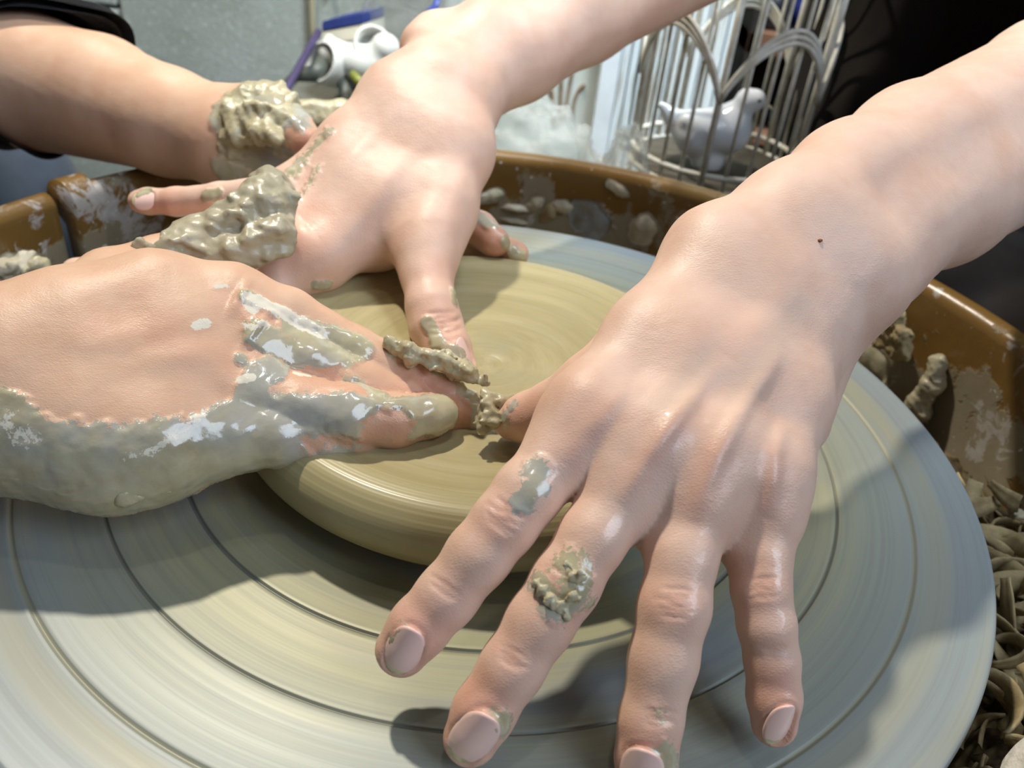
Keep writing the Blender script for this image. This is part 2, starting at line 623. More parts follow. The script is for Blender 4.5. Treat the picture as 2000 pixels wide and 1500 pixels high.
def polar(t):
    """radius (m) and a coordinate stretched along the circles, for spun surfaces"""
    sx = t.new('ShaderNodeSeparateXYZ'); t.link(t.coord(), sx.inputs[0])
    x, y = sx.outputs[0], sx.outputs[1]
    r = t.math('SQRT', t.math('ADD', t.math('MULTIPLY', x, x), t.math('MULTIPLY', y, y)))
    a = t.new('ShaderNodeMath', operation='ARCTAN2'); t.link(y, a.inputs[0]); t.link(x, a.inputs[1])
    cx = t.math('COSINE', a.outputs[0]); sy = t.math('SINE', a.outputs[0])

    def vec(fr, fa):
        c = t.new('ShaderNodeCombineXYZ')
        t.link(t.math('MULTIPLY', cx, fa), c.inputs[0]); t.link(t.math('MULTIPLY', sy, fa), c.inputs[1]); t.link(t.math('MULTIPLY', r, fr), c.inputs[2])
        return c.outputs[0]
    return r, vec


def wheel_mat():
    t = NT('spun_aluminium'); r, vec = polar(t)
    b1 = t.noise(1.0, 4, .6, vec(70, .7)); b2 = t.noise(1.0, 5, .7, vec(420, .5)); b3 = t.noise(1.0, 3, .5, vec(28, 1.1))
    base = t.ramp(t.math('MULTIPLY', r, 1 / .18), [(.0, lin(150, 148, 112)), (.62, lin(158, 157, 126)), (.76, lin(158, 163, 150)), (.87, lin(152, 160, 158)), (1.0, lin(146, 156, 160))])
    c = t.mix(t.math('MULTIPLY', t.step(b1, .48, .64), .55), base, lin(170, 167, 138))
    c = t.mix(t.math('MULTIPLY', t.step(b3, .52, .68), .7), c, lin(132, 144, 156))
    c = t.mix(t.math('MULTIPLY', t.step(b2, .42, .66), .28), c, lin(120, 124, 122))
    # slip deposits collected beside the grooves
    for rr, w, col in ((.1022, .0011, lin(92, 96, 92)), (.1263, .0009, lin(110, 110, 98)), (.1508, .0012, lin(148, 146, 122)), (.1580, .006, lin(166, 162, 136))):
        d = t.math('ABSOLUTE', t.math('SUBTRACT', r, rr))
        m = t.math('SUBTRACT', 1.0, t.step(d, w * .3, w))
        c = t.mix(t.math('MULTIPLY', m, .45 if w > .004 else .8), c, col)
    t.set('Base Color', c); t.set('Metallic', .08)
    t.set('Roughness', t.fmix(b2, .36, .52))
    t.bump(t.math('ADD', b2, t.math('MULTIPLY', b1, .6)), .05, .0004)
    return t.m


def spunclay_mat():
    t = NT('spinning_clay'); r, vec = polar(t)
    b1 = t.noise(1.0, 4, .6, vec(110, .6)); b2 = t.noise(1.0, 6, .7, vec(900, .9)); b3 = t.noise(1.0, 2, .5, vec(40, .9))
    c = t.mix(t.step(b1, .38, .66), lin(166, 155, 114), lin(180, 169, 128))
    c = t.mix(t.math('MULTIPLY', t.step(b3, .5, .7), .6), c, lin(164, 160, 128))
    c = t.mix(t.math('MULTIPLY', t.step(b2, .5, .75), .45), c, lin(138, 126, 88))
    t.set('Base Color', c); t.set('Roughness', t.fmix(b1, .24, .42)); t.set('Specular IOR Level', .55)
    t.bump(t.math('ADD', b2, b1), .10, .0003)
    return t.m


def basin_mat():
    t = NT('ochre_plastic')
    sx = t.new('ShaderNodeSeparateXYZ'); t.link(t.coord(), sx.inputs[0]); z = sx.outputs[2]
    c = t.mix(t.noise(14, 3), lin(128, 98, 50), lin(104, 78, 38))
    n1 = t.noise(34, 7, .62, None, .35); n2 = t.noise(210, 4, .6)
    low = t.math('MULTIPLY', t.step(t.math('MULTIPLY', z, -1.0), -.012, .03), .21)
    sm = t.step(t.math('ADD', n1, low), .575, .64)
    c = t.mix(t.math('MULTIPLY', sm, .82), c, t.mix(t.noise(60, 4), lin(150, 146, 130), lin(128, 118, 90)))
    for (px, py, R_, th) in ((175, 400, .026, .47), (235, 400, .020, .47), (290, 440, .024, .50), (60, 420, .016, .56), (95, 490, .013, .56), (35, 510, .016, .52), (1160, 430, .022, .50), (1700, 740, .03, .5), (1830, 560, .010, .5), (1985, 700, .02, .53), (1930, 850, .03, .5), (1010, 430, .02, .55)):
        c_ = onwall(px, py, 234) * MM
        dn = t.new('ShaderNodeVectorMath', operation='DISTANCE'); t.link(t.coord(), dn.inputs[0]); dn.inputs[1].default_value = tuple(c_)
        mm_ = t.math('MULTIPLY', t.math('SUBTRACT', 1.0, t.step(dn.outputs['Value'], R_ * .3, R_)), .30)
        m2 = t.step(t.math('ADD', t.noise(75, 6, .68, None, 1.2), mm_), th + .26, th + .34)
        m2 = t.math('MULTIPLY', m2, t.step(mm_, 0.0, .08))
        c = t.mix(t.math('MULTIPLY', m2, .85), c, t.mix(n2, lin(190, 188, 186), lin(150, 142, 130)))
    fl = t.step(t.math('ADD', n2, t.math('MULTIPLY', n1, .25)), .80, .83)
    c = t.mix(fl, c, lin(205, 204, 196))
    t.set('Base Color', c); t.set('Roughness', t.fmix(sm, .3, .6))
    t.bump(t.math('ADD', t.math('MULTIPLY', sm, .7), t.math('MULTIPLY', t.noise(150, 5), .4)), .6, .001)
    return t.m


def plain(name, c, rough=.5, metal=0, c2=None, ns=30, bump=0, bs=200, **kw):
    t = NT(name)
    t.set('Base Color', t.mix(t.step(t.noise(ns, 4), .35, .65), c, c2 if c2 else tuple(x * .85 for x in c)))
    t.set('Roughness', rough); t.set('Metallic', metal)
    for k, v in kw.items(): t.set(k.replace('_', ' '), v)
    if bump: t.bump(t.noise(bs, 5), bump, .001)
    return t.m


# ------------------------------------------------------------------ room
def concrete_mat():
    t = NT('rough_concrete')
    c = t.mix(t.step(t.noise(5, 4), .35, .7), lin(178, 186, 180), lin(154, 160, 150))
    c = t.mix(t.step(t.noise(120, 5, .7), .52, .7), c, lin(200, 208, 204))
    t.set('Base Color', c); t.set('Roughness', .9); t.bump(t.noise(160, 6, .7), .5, .003)
    return t.m


CONC = concrete_mat()
JOINT = plain('mortar_joint', lin(92, 92, 84), .95, bump=.4)
WALLY = 900.0
floor_me = mesh('floor', [(-2500, -1500, -520), (2500, -1500, -520), (2500, 2500, -520), (-2500, 2500, -520)], [(0, 1, 2, 3)])
fl = obj('floor', floor_me, plain('floor_screed', lin(120, 118, 106), .8, c2=lin(96, 94, 84), ns=6), kind='structure')
wb = obj('wall_back', box('wall_back', (0, WALLY + 70, 500), (5000, 120, 2040)), JOINT, kind='structure')
# pale concrete blocks, each its own piece, joints recessed
bw, bh = 392.0, 190.0
x_seam = ATY(240, 40, WALLY)[0]
z_seam = ATY(165, 6, WALLY)[2]
for (xa, xb_, zlist) in ((x_seam - 1600, x_seam - 800, (-520, -200, z_seam, 240, 600, 1000)), (x_seam - 800, x_seam, (-520, -200, z_seam, 240, 600, 1000)),
                         (x_seam, x_seam + 1100, (-520, -330, 520, 1000)), (x_seam + 1100, x_seam + 2200, (-520, -330, 520, 1000))):
    for za, zb in zip(zlist[:-1], zlist[1:]):
        obj('concrete_block', box('concrete_block', ((xa + xb_) / 2, WALLY + 4, (za + zb) / 2), (xb_ - xa - 5, 22, zb - za - 5), None, 3), CONC, wb)

# ------------------------------------------------------------------ potter's wheel
wheel = thing('potters_wheel', 'round grey metal wheel head with concentric grooves spinning under the clay disc', 'wheel')
prof = [(0, 0), (60, 0)]
for g, w, dp in ((102.2, .55, .5), (126.3, .5, .5), (150.8, .7, .45)):
    prof += [(g - 2.0, 0), (g - w - .25, .12), (g - w, 0), (g - w * .4, -dp), (g + w * .4, -dp), (g + w, 0), (g + w + .3, .15), (g + 2.0, 0)]
prof += [(165, 0), (172.4, 0), (173.4, .25), (174.4, .1), (175, -.7), (175.2, -3), (174.6, -14), (172, -16), (60, -18), (40, -60), (0, -60)]
WM = wheel_mat()
obj('plate', lathe('plate', prof, 360), WM, wheel)
shaft = obj('shaft', lathe('shaft', [(0, -60), (38, -60), (38, -92), (0, -92)], 48), plain('dark_steel', lin(70, 70, 68), .4, .8), wheel)

clay = thing('clay_disc', 'flat beige clay disc centred on the wheel head, wet and turning', 'clay')
rp = []
for r_, z_ in ((0, 24.4), (4, 24.2), (8, 24.9), (18, 25.2), (26, 25.6), (33, 25.2), (45, 25.3), (56, 25.7), (64, 26.2), (70, 27.4), (74, 28.0), (77.5, 27.7), (80.5, 26.3), (83, 23.6), (84.6, 20.5), (85.2, 17), (84.9, 13.5), (83.6, 10.5), (81, 7.6), (77.5, 5.0), (75.5, 2.6), (74.5, 0.05)):
    rp.append((r_, z_))
rp = np.array(rp); tt = np.linspace(0, len(rp) - 1, 240)
pr_ = np.interp(tt, np.arange(len(rp)), rp[:, 0]); pz_ = np.interp(tt, np.arange(len(rp)), rp[:, 1])
for _ in range(14):
    pr_[1:-1] = (pr_[:-2] + 2 * pr_[1:-1] + pr_[2:]) / 4; pz_[1:-1] = (pz_[:-2] + 2 * pz_[1:-1] + pz_[2:]) / 4
arc = np.concatenate([[0], np.cumsum(np.hypot(np.diff(pr_), np.diff(pz_)))])
rid = (.03 * np.sin(arc * 2.9) * np.sin(arc * .37) + .02 * np.sin(arc * 5.1 + 1)) + .05 * np.sin(arc * .9)
pz_[3:-3] += rid[3:-3] * (pz_[3:-3] > 12)
SPC = spunclay_mat()
obj('disc', lathe('disc', list(zip(pr_, pz_)), 300), SPC, clay)

# ------------------------------------------------------------------ splash basin
basin = thing('splash_basin', 'ochre brown plastic splash basin around the wheel, smeared with clay', 'basin')
BM = basin_mat()


def wallprof(dr=0.0, grow=0.0):
    P_ = []
    for a in np.linspace(0, 180, 13):          # rolled lip
        P_.append((241 - 6.5 * math.cos(math.radians(180 - a)) * -1 * -1 + dr, 11 + (6.5 + grow) * math.sin(math.radians(a))))
    P_ = [(241 + dr + (6.5 + grow) * math.cos(math.radians(a)), 11 + (6.5 + grow) * math.sin(math.radians(a))) for a in np.linspace(-20, 180, 15)]
    P_ += [(234.4 + dr - grow, 4), (233.8 + dr - grow, -20), (232 + dr - grow, -60), (226 + dr - grow, -74)]
    return P_


seamA = math.atan2(ATZ(118, 372, 17.5)[1], ATZ(118, 372, 17.5)[0])       # joint of the two halves
d1 = math.radians(1.1)
inner = wallprof()
back_ = [(230, -78), (238, -64), (239.5, -20), (240, 2), (244, 6)]
obj('wall_ring', lathe('wall_ring', inner + back_, 300, seamA - d1 * 2.6 - 2 * PI + .9 * PI + 0.0, seamA - d1 * 1.6, closed_profile=True), BM, basin, label='long half of the basin wall behind and right of the wheel')
obj('wall_ring', lathe('wall_ring', inner + back_, 200, seamA + d1 * 1.3, seamA + .9 * PI - d1 * 3, closed_profile=True), BM, basin, label='basin wall half left of the seam')
col_prof = wallprof(0, 4.2)
obj('seam_collar', lathe('seam_collar', col_prof + [(225, -78), (240, -64), (241, 0)], 12, seamA - d1 * 2.9, seamA - d1 * .1, closed_profile=True), BM, basin, label='raised collar where the two basin halves meet')
obj('basin_floor', lathe('basin_floor', [(44, -60), (44, -74), (228, -78), (228, -80), (42, -78), (42, -60)], 96, closed_profile=True), BM, basin)
stand = thing('wheel_stand', 'dark metal body of the potter wheel under the basin', 'stand')
obj('body', lathe('body', [(0, -93), (200, -93), (205, -100), (190, -500), (196, -519.5), (0, -519.5)], 64), plain('stand_paint', lin(60, 62, 62), .5), stand)

# ------------------------------------------------------------------ hands
def pts_(L): return [(W(x, y, D), r) for x, y, D, r in L]


# ---- person one, left hand, spread over the wheel towards the camera
A = Body()
A.chain(pts_([(1551, 434, 253, 16.8), (1660, 355, 270, 17.6), (1784, 297, 292, 21.5), (2040, 170, 335, 25), (2380, 30, 400, 29)]), 8)
A.chain(pts_([(1640, 545, 253, 16.5), (1712, 462, 270, 19), (1836, 392, 292, 21), (2080, 255, 335, 25), (2400, 90, 400, 29)]), 8)
A.seg(W(1690, 555, 256), W(1715, 525, 262), 11.5, 11.5, 9)                 # ulnar head
A.chain(pts_([(1551, 435, 253, 16.2), (1400, 505, 243, 13.6), (1268, 660, 228, 10.6), (1150, 800, 214, 9.8)]), 9)
A.chain(pts_([(1580, 470, 253, 16), (1440, 560, 241, 13.5), (1350, 700, 226, 12.5), (1278, 850, 211, 10.9)]), 9)
A.chain(pts_([(1610, 510, 253, 16), (1500, 600, 241, 13.5), (1450, 740, 226, 12.3), (1400, 880, 211, 10.2)]), 9)
A.chain(pts_([(1640, 545, 253, 15.5), (1552, 655, 243, 12.5), (1530, 790, 228, 10.9), (1506, 920, 214, 9.0)]), 9)
A.chain(pts_([(1420, 560, 262, 17), (1280, 690, 250, 15), (1190, 790, 244, 11)]), 10)  # thenar
A.chain(pts_([(1590, 640, 262, 14), (1545, 820, 245, 11)]), 10)
# webs
A.chain(pts_([(1120, 850, 215, 8.5), (1160, 910, 212, 5.6), (1240, 905, 211, 8.5)]), 8)
A.chain(pts_([(1262, 930, 211, 8.5), (1268, 1008, 210, 5.6), (1362, 965, 210, 8)]), 8)
A.chain(pts_([(1385, 960, 211, 8), (1424, 1026, 212, 5.4), (1495, 985, 212, 7.5)]), 8)
A.chain(pts_([(1215, 870, 211, 9), (1340, 900, 210, 9), (1455, 930, 212, 8)]), 8)
A.limb(pts_([(1150, 800, 214, 9.7), (1086, 900, 209, 8.7), (1030, 963, 205, 8.0), (985, 1022, 203, 7.8), (935, 1085, 202, 7.6), (872, 1165, 202, 7.25), (818, 1225, 202, 7.0), (786, 1268, 203, 6.5)]), 7)
A.limb(pts_([(1278, 850, 211, 10.4), (1215, 960, 205, 8.6), (1158, 1050, 201, 7.9), (1103, 1142, 198, 7.9), (1055, 1215, 197, 7.7), (1000, 1303, 196, 7.25), (945, 1390, 196, 7.0), (920, 1440, 197, 6.5)]), 7)
A.limb(pts_([(1400, 880, 211, 10.0), (1362, 990, 205, 8.5), (1332, 1090, 201, 8.0), (1317, 1185, 198, 8.1), (1295, 1290, 197, 7.75), (1270, 1410, 196, 7.1), (1262, 1480, 196, 6.8), (1258, 1530, 197, 6.3)]), 7)
A.limb(pts_([(1506, 920, 214, 8.9), (1498, 1020, 210, 7.6), (1487, 1090, 207, 7.0), (1486, 1150, 205, 6.8), (1497, 1220, 204, 6.6), (1508, 1290, 204, 6.2), (1512, 1360, 204, 6.1), (1512, 1412, 205, 5.5)]), 7)
A.limb(pts_([(1240, 740, 244, 12), (1150, 770, 245, 10.5), (1085, 800, 250, 8.6), (1035, 815, 254, 7.4), (1003, 820, 258, 6.3)]), 9)
SA = Skin(A, .68)
# tendons, knuckles and veins on the back of the hand
SA.relief([(1105, 905), (1140, 850), (1195, 795), (1250, 735)], .9, 3.0)
SA.relief([(1210, 985), (1245, 925), (1295, 850), (1350, 780), (1420, 700)], 1.5, 2.4)
SA.relief([(1355, 1020), (1375, 950), (1400, 890), (1440, 815), (1490, 740), (1530, 680)], 1.3, 2.4)
SA.relief([(1495, 1010), (1505, 950), (1510, 890), (1530, 820)], 1.2, 2.4)
SA.relief([(1430, 700), (1470, 640), (1540, 580)], .5, 4)
SA.relief([(1200, 900), (1260, 800), (1330, 710)], -.3, 5)
SA.relief([(1320, 960), (1350, 880), (1400, 790)], -.25, 4.2)
SA.relief([(1440, 980), (1455, 910), (1490, 830)], -.3, 4.2)
SA.relief([(1660, 640), (1640, 700), (1655, 760)], -.4, 5)
for (x, y, a, hw, offs) in ((985, 1012, 127, 48, (-24, -14, -5, 5, 14, 24)), (868, 1150, 127, 42, (-9, 0, 9)),
                            (1098, 1150, 122, 46, (-26, -15, -5, 6, 16, 26)), (1000, 1285, 122, 42, (-14, -4, 6, 15)),
                            (1320, 1180, 98, 44, (-30, -18, -8, 4, 14, 26)), (1285, 1400, 98, 40, (-12, -2, 8, 18)),
                            (1490, 1150, 84, 36, (-20, -10, 0, 10, 18)), (1510, 1270, 86, 34, (-6, 4))):
    SA.creases(x, y, a, hw, offs)
for (x, y) in ((985, 1012), (1098, 1150), (1320, 1180), (1490, 1150)): SA.paint('red', [(x, y)], 9, .55, .9)
for (x, y) in ((868, 1150), (1000, 1285), (1285, 1400), (1510, 1270)): SA.paint('red', [(x, y)], 8, .4, .9)
SA.paint('red', [(810, 1230), (790, 1290)], 12, .75, .7)
SA.paint('red', [(930, 1380), (900, 1450)], 12, .75, .7)
SA.paint('red', [(1255, 1480), (1255, 1520)], 12, .75, .7)
SA.paint('red', [(1505, 1350), (1515, 1430)], 11, .75, .7)
SA.paint('red', [(1120, 880), (1180, 810)], 8, .35, .9); SA.paint('red', [(1240, 930), (1310, 840)], 7, .45, .9)
SA.paint('red', [(1360, 1000), (1400, 880)], 6, .4, .9); SA.paint('red', [(1500, 980), (1510, 900)], 6, .4, .9)
SA.paint('red', [(1040, 800), (1000, 830)], 12, .5, .8)
SA.paint('red', [(1450, 640), (1400, 700)], 14, .25, 1)
SA.paint('pale', [(1560, 600), (1440, 760)], 7, .6, 1); SA.paint('pale', [(1380, 690), (1300, 800)], 6, .6, 1)
SA.paint('clay', [(1045, 915), (1050, 940), (1020, 985)], 5.8, 1, 1.0); SA.paint('clay', [(1062, 960)], 5.0, .6, 1.0)
SA.paint('clay', [(1110, 1100), (1130, 1130), (1120, 1170), (1085, 1190)], 6.5, 1, 1.0); SA.paint('clay', [(1045, 1135), (1070, 1165)], 5.6, .9, 1.0)
SA.paint('clay', [(1155, 1180)], 3.8, .8, 1.0)
SA.paint('clay', [(978, 1400), (985, 1425)], 4.0, 1, 1.0); SA.paint('clay', [(790, 1225), (760, 1255)], 3.0, .6, 1.0)
SA.paint('clay', [(1285, 1400)], 5.0, .6, 1.0); SA.paint('clay', [(1300, 1470), (1310, 1510)], 5.2, 1, 1.0)
SA.paint('clay', [(985, 815), (970, 845)], 5.0, .9, 1.0); SA.paint('clay', [(1000, 795)], 3.8, .8, 1.0)
for L_ in ([(1060, 930), (985, 1020), (900, 1130), (840, 1200)], [(1190, 1000), (1100, 1150), (1010, 1290), (960, 1370)], [(1340, 1060), (1320, 1190), (1285, 1330), (1265, 1430)], [(1500, 1100), (1505, 1250), (1500, 1340)]):
    SA.paint('wet', L_, 8, .9, .9)
SA.paint('wet', [(1200, 900), (1330, 860), (1480, 930)], 12, .3, .9)
SA.nail((784, 1277), (758, 1324), 14.8, 8.8, 5.4)
SA.nail((921, 1450), (890, 1505), 17.0, 9.8, 6.0)
SA.nail((1250, 1520), (1240, 1580), 14.5, 10.0, 6.2)
SA.nail((1527, 1421), (1535, 1466), 12.6, 7.2, 4.4, nbias=(.25, 0, 0))

p1 = thing('person', 'person facing the camera in dark brown clothes, both bare forearms reaching over the wheel', 'person')
armA = SA.finish('arm', SK1, p1, NAIL, .3, label='bare left arm with fingers spread over the wheel')

# ---- person one, right hand, in the middle, thumb pressed on the clay
def pts_c(L):
    return [(W(x, y, D - (12 if D > 320 else 12 * max(0, (D - 300) / 20))), r * (.965 if D > 320 else 1)) for x, y, D, r in L]


Cc = Body()
Cc.chain(pts_c([(840, 168, 372, 17), (960, 85, 392, 19.5), (1100, 5, 412, 21.5), (1400, -160, 460, 27)]), 8)
Cc.chain(pts_c([(892, 190, 372, 16), (1010, 112, 392, 19), (1140, 32, 412, 21), (1440, -130, 460, 27)]), 8)
Cc.seg(W(832, 92, 372), W(850, 75, 376), 11.5, 11.7, 9)
Cc.chain(pts_c([(830, 175, 372, 15), (770, 190, 367, 13), (680, 280, 358, 10.5), (570, 375, 350, 10)]), 10)
Cc.chain(pts_c([(850, 180, 372, 16), (790, 230, 362, 14), (690, 340, 352, 12), (575, 440, 343, 10.8)]), 10)
Cc.chain(pts_c([(870, 190, 370, 16), (820, 260, 360, 14.5), (720, 380, 348, 12.5), (590, 490, 338, 11)]), 10)
Cc.chain(pts_c([(885, 200, 370, 16), (860, 280, 358, 15), (770, 400, 345, 13), (630, 505, 335, 11.5)]), 10)
Cc.chain(pts_c([(890, 220, 370, 15), (888, 300, 356, 14), (860, 410, 343, 13), (832, 490, 334, 11.5)]), 10)
Cc.chain(pts_c([(800, 440, 350, 14), (740, 470, 350, 12)]), 12)
Cc.limb(pts_c([(570, 378, 350, 9.6), (520, 378, 352, 7.4), (430, 388, 358, 6.6), (345, 394, 364, 5.9), (290, 393, 368, 5.4), (272, 393, 369, 4.8)]), 6)
Cc.limb(pts_c([(575, 440, 343, 10.4), (480, 450, 346, 8.2), (390, 478, 352, 7.4), (300, 510, 356, 6.8), (240, 520, 358, 6.2)]), 6)
Cc.limb(pts_c([(590, 490, 338, 10.6), (450, 520, 340, 8.4), (320, 530, 342, 7.6), (210, 532, 345, 6.8), (150, 532, 347, 6.0)]), 6)
Cc.limb(pts_c([(620, 505, 336, 11.4), (540, 560, 330, 9.0), (450, 600, 332, 8), (370, 640, 335, 7), (330, 650, 337, 6.4)]), 7)
Cc.limb(pts_c([(836, 470, 334, 12), (834, 540, 326, 9.6), (843, 600, 318, 9.0), (852, 638, 313, 9.4), (872, 680, 304, 8.4), (893, 722, 296, 7.0)]), 9)
SCc = Skin(Cc, .85)
SCc.relief([(640, 500), (700, 430), (780, 330), (840, 250)], .7, 4)
SCc.relief([(575, 430), (650, 350), (730, 260), (790, 200)], .6, 3.5)
SCc.relief([(740, 480), (790, 400), (850, 330)], -1.2, 7)
SCc.relief([(560, 470), (600, 440)], 1.2, 7)
SCc.relief([(870, 470), (880, 400), (915, 300)], .7, 4)
SCc.creases(862, 626, 82, 42, (-16, -6, 4, 14, 24), -.85, .85)
SCc.creases(430, 380, 180, 20, (-6, 2, 8), -.25, .6)
SCc.paint('red', [(570, 470), (620, 430)], 14, .55, 1); SCc.paint('red', [(860, 630), (890, 700)], 13, .55, .9)
SCc.paint('red', [(300, 400), (330, 400)], 10, .6, .9); SCc.paint('red', [(860, 520)], 12, .3, 1); SCc.paint('red', [(480, 390)], 8, .4, 1)
SCc.paint('clay', [(560, 350), (600, 300), (640, 260)], 6, .62, .8); SCc.paint('clay', [(580, 390), (620, 330)], 4, .5, .8)
SCc.paint('clay', [(835, 630), (850, 655), (855, 670)], 3.6, 1, .6); SCc.paint('clay', [(880, 700), (905, 735), (860, 735)], 6.5, 1, .6)
SCc.paint('clay', [(620, 557), (640, 556)], 3, 1, .5); SCc.paint('clay', [(400, 383), (425, 378)], 3.4, .9, .6)
SCc.paint('clay', [(275, 378), (290, 372)], 3.2, .9, .6); SCc.paint('clay', [(885, 570), (888, 590)], 2.2, .9, .6)
SCc.paint('clay', [(300, 465), (330, 455)], 4, .6, .8)
SCc.nail((279, 388), (258, 393), 10.5, 8.6, 5.2, nbias=(0, 0, .35))
SCc.nail((912, 690), (925, 722), 12, 8, 5.6, nbias=(.6, 0, .1))
armC = SCc.finish('arm', SK1, p1, NAIL, .6, label='bare right arm with thumb pressed on the clay centre')

# ---- person two, right hand, clay covered, from the left edge
B = Body()
B.chain(pts_([(-520, 690, 250, 27), (-250, 720, 246, 24), (-40, 700, 243, 18.5), (40, 690, 243, 17)]), 9)
B.chain(pts_([(-520, 820, 250, 27), (-250, 830, 243, 23), (-40, 815, 238, 18), (40, 815, 238, 16.5)]), 9)
B.chain(pts_([(40, 690, 243, 16), (150, 640, 250, 15.5), (300, 590, 259, 13.8), (450, 590, 264, 11.6)]), 10)
B.chain(pts_([(60, 720, 242, 16), (200, 690, 248, 15), (350, 670, 255, 13.5), (490, 665, 259, 11.6)]), 10)
B.chain(pts_([(60, 760, 240, 16), (200, 760, 244, 14.5), (350, 760, 249, 13), (480, 765, 252, 11.4)]), 10)
B.chain(pts_([(40, 815, 238, 16), (180, 845, 238, 15), (310, 860, 241, 13.5), (430, 850, 246, 11)]), 10)
B.chain(pts_([(100, 860, 240, 15), (220, 892, 240, 13.5), (320, 880, 243, 11)]), 10)
B.limb(pts_([(450, 590, 264, 11), (560, 622, 266, 9.4), (690, 690, 269, 8.4), (745, 715, 270, 7.9), (805, 742, 270, 7.6), (872, 772, 269, 6.4)]), 5)
B.limb(pts_([(490, 665, 259, 11), (600, 715, 261, 9.2), (710, 755, 265, 8.4), (800, 785, 268, 8.2), (870, 802, 270, 8.2), (912, 805, 270, 7.0)]), 5)
B.limb(pts_([(480, 765, 252, 11), (580, 795, 251, 9.6), (680, 812, 251, 9.0), (770, 822, 255, 8.0), (835, 812, 259, 6.6), (862, 806, 261, 5.4)]), 5)
B.limb(pts_([(430, 850, 246, 10.8), (540, 848, 248, 9.0), (620, 846, 251, 8.2), (690, 845, 254, 7.4), (740, 840, 257, 6.4)]), 5)
B.limb(pts_([(120, 650, 252, 15), (220, 560, 272, 12), (310, 522, 286, 10.2), (400, 482, 296, 9.2), (470, 440, 301, 8.8), (520, 408, 304, 8.2)]), 8)
SB = Skin(B, .82)
SB.relief([(420, 610), (300, 640), (150, 690)], .5, 4); SB.relief([(470, 680), (330, 700), (180, 730)], .5, 4)
SB.relief([(455, 575), (480, 585)], 1.0, 6); SB.relief([(490, 640), (505, 650)], 1.0, 6)
SB.relief([(430, 640), (480, 620)], -.6, 5); SB.relief([(440, 720), (500, 715)], -.8, 5)
SB.relief([(560, 700), (640, 730)], -.6, 3)
SB.relief([(90, 560), (200, 545), (330, 550)], .6, 6); SB.relief([(150, 600), (300, 600)], -.5, 6)
SB.creases(690, 690, 30, 34, (-14, -4, 6, 14), -.3, .7); SB.creases(650, 800, 8, 36, (-10, 0, 10), -.3, .8)
SB.paint('red', [(420, 690), (300, 640)], 12, .25, 1); SB.paint('red', [(470, 600), (520, 640)], 12, .45, 1)
SB.paint('red', [(820, 750), (870, 775)], 10, .6, .9); SB.paint('red', [(900, 790), (930, 820)], 10, .5, .9); SB.paint('red', [(600, 740), (690, 760)], 9, .45, 1)
SB.paint('red', [(740, 840), (770, 830)], 8, .5, .9); SB.paint('red', [(200, 640)], 10, .25, 1); SB.paint('red', [(350, 880), (600, 870)], 12, .4, 1)
# slip on the little-finger side and over the fingers
SB.paint('clay', [(-60, 905), (60, 925), (160, 935), (260, 940), (330, 920)], 17, 1, .3)
SB.paint('clay', [(240, 945), (330, 940), (430, 912), (520, 890), (640, 872)], 12, 1, .6)
SB.paint('clay', [(410, 850), (470, 820), (540, 815), (640, 815), (760, 822), (865, 806)], 9.0, 1, .5)
SB.paint('clay', [(490, 775), (510, 730), (540, 720)], 6.5, 1, .6)
SB.paint('clay', [(500, 650), (570, 690), (620, 690), (670, 695)], 6, 1, .6)
SB.paint('clay', [(570, 640), (640, 660), (700, 680)], 6, .95, .5)
SB.paint('clay', [(480, 580), (520, 600), (560, 620)], 3.6, .9, .6)
SB.paint('clay', [(690, 745), (740, 775)], 5, .75, .7); SB.paint('clay', [(780, 690), (850, 720), (910, 745)], 6, .9, .6)
SB.paint('clay', [(905, 760), (940, 790), (935, 830)], 5, .85, .6); SB.paint('clay', [(470, 700)], 2.6, 1, .5)
SB.paint('clay', [(400, 470), (470, 430), (530, 400)], 12, 1, .3)
SB.paint('clay', [(735, 838), (775, 830)], 7, .9, .6, 'sub'); SB.paint('clay', [(600, 868), (670, 862)], 5, .7, .8, 'sub')
SB.paint('clay', [(590, 735), (650, 745)], 5, .9, .7, 'sub'); SB.paint('clay', [(780, 725), (850, 765)], 5.5, .9, .6, 'sub')
SB.paint('dry', [(500, 590), (560, 620), (620, 652)], 3.6, 1, .5); SB.paint('dry', [(485, 585), (495, 600)], 3.4, 1, .6)
SB.paint('dry', [(385, 637), (400, 632)], 2.2, 1, .6); SB.paint('dry', [(480, 640), (520, 635)], 2.8, .75, .8); SB.paint('dry', [(420, 560), (445, 558)], 1.8, .8, .7)
SB.paint('dry', [(470, 742), (490, 738)], 2.0, 1, .6); SB.paint('dry', [(580, 728), (600, 732)], 2.0, 1, .6)
SB.paint('dry', [(250, 893), (300, 880), (340, 850), (400, 805)], 2.4, .6, .8)
SB.paint('clay', [(-40, 800), (10, 815), (55, 860)], 9, 1, .5); SB.paint('dry', [(-40, 800), (10, 820), (50, 860)], 7, .55, .8)
p2 = thing('person', 'person reaching in from the left in a black fleece sleeve, hands coated in wet clay', 'person')
armB = SB.finish('arm', SK2, p2, NAIL, .7, label='bare right arm with the near hand coated in wet clay')

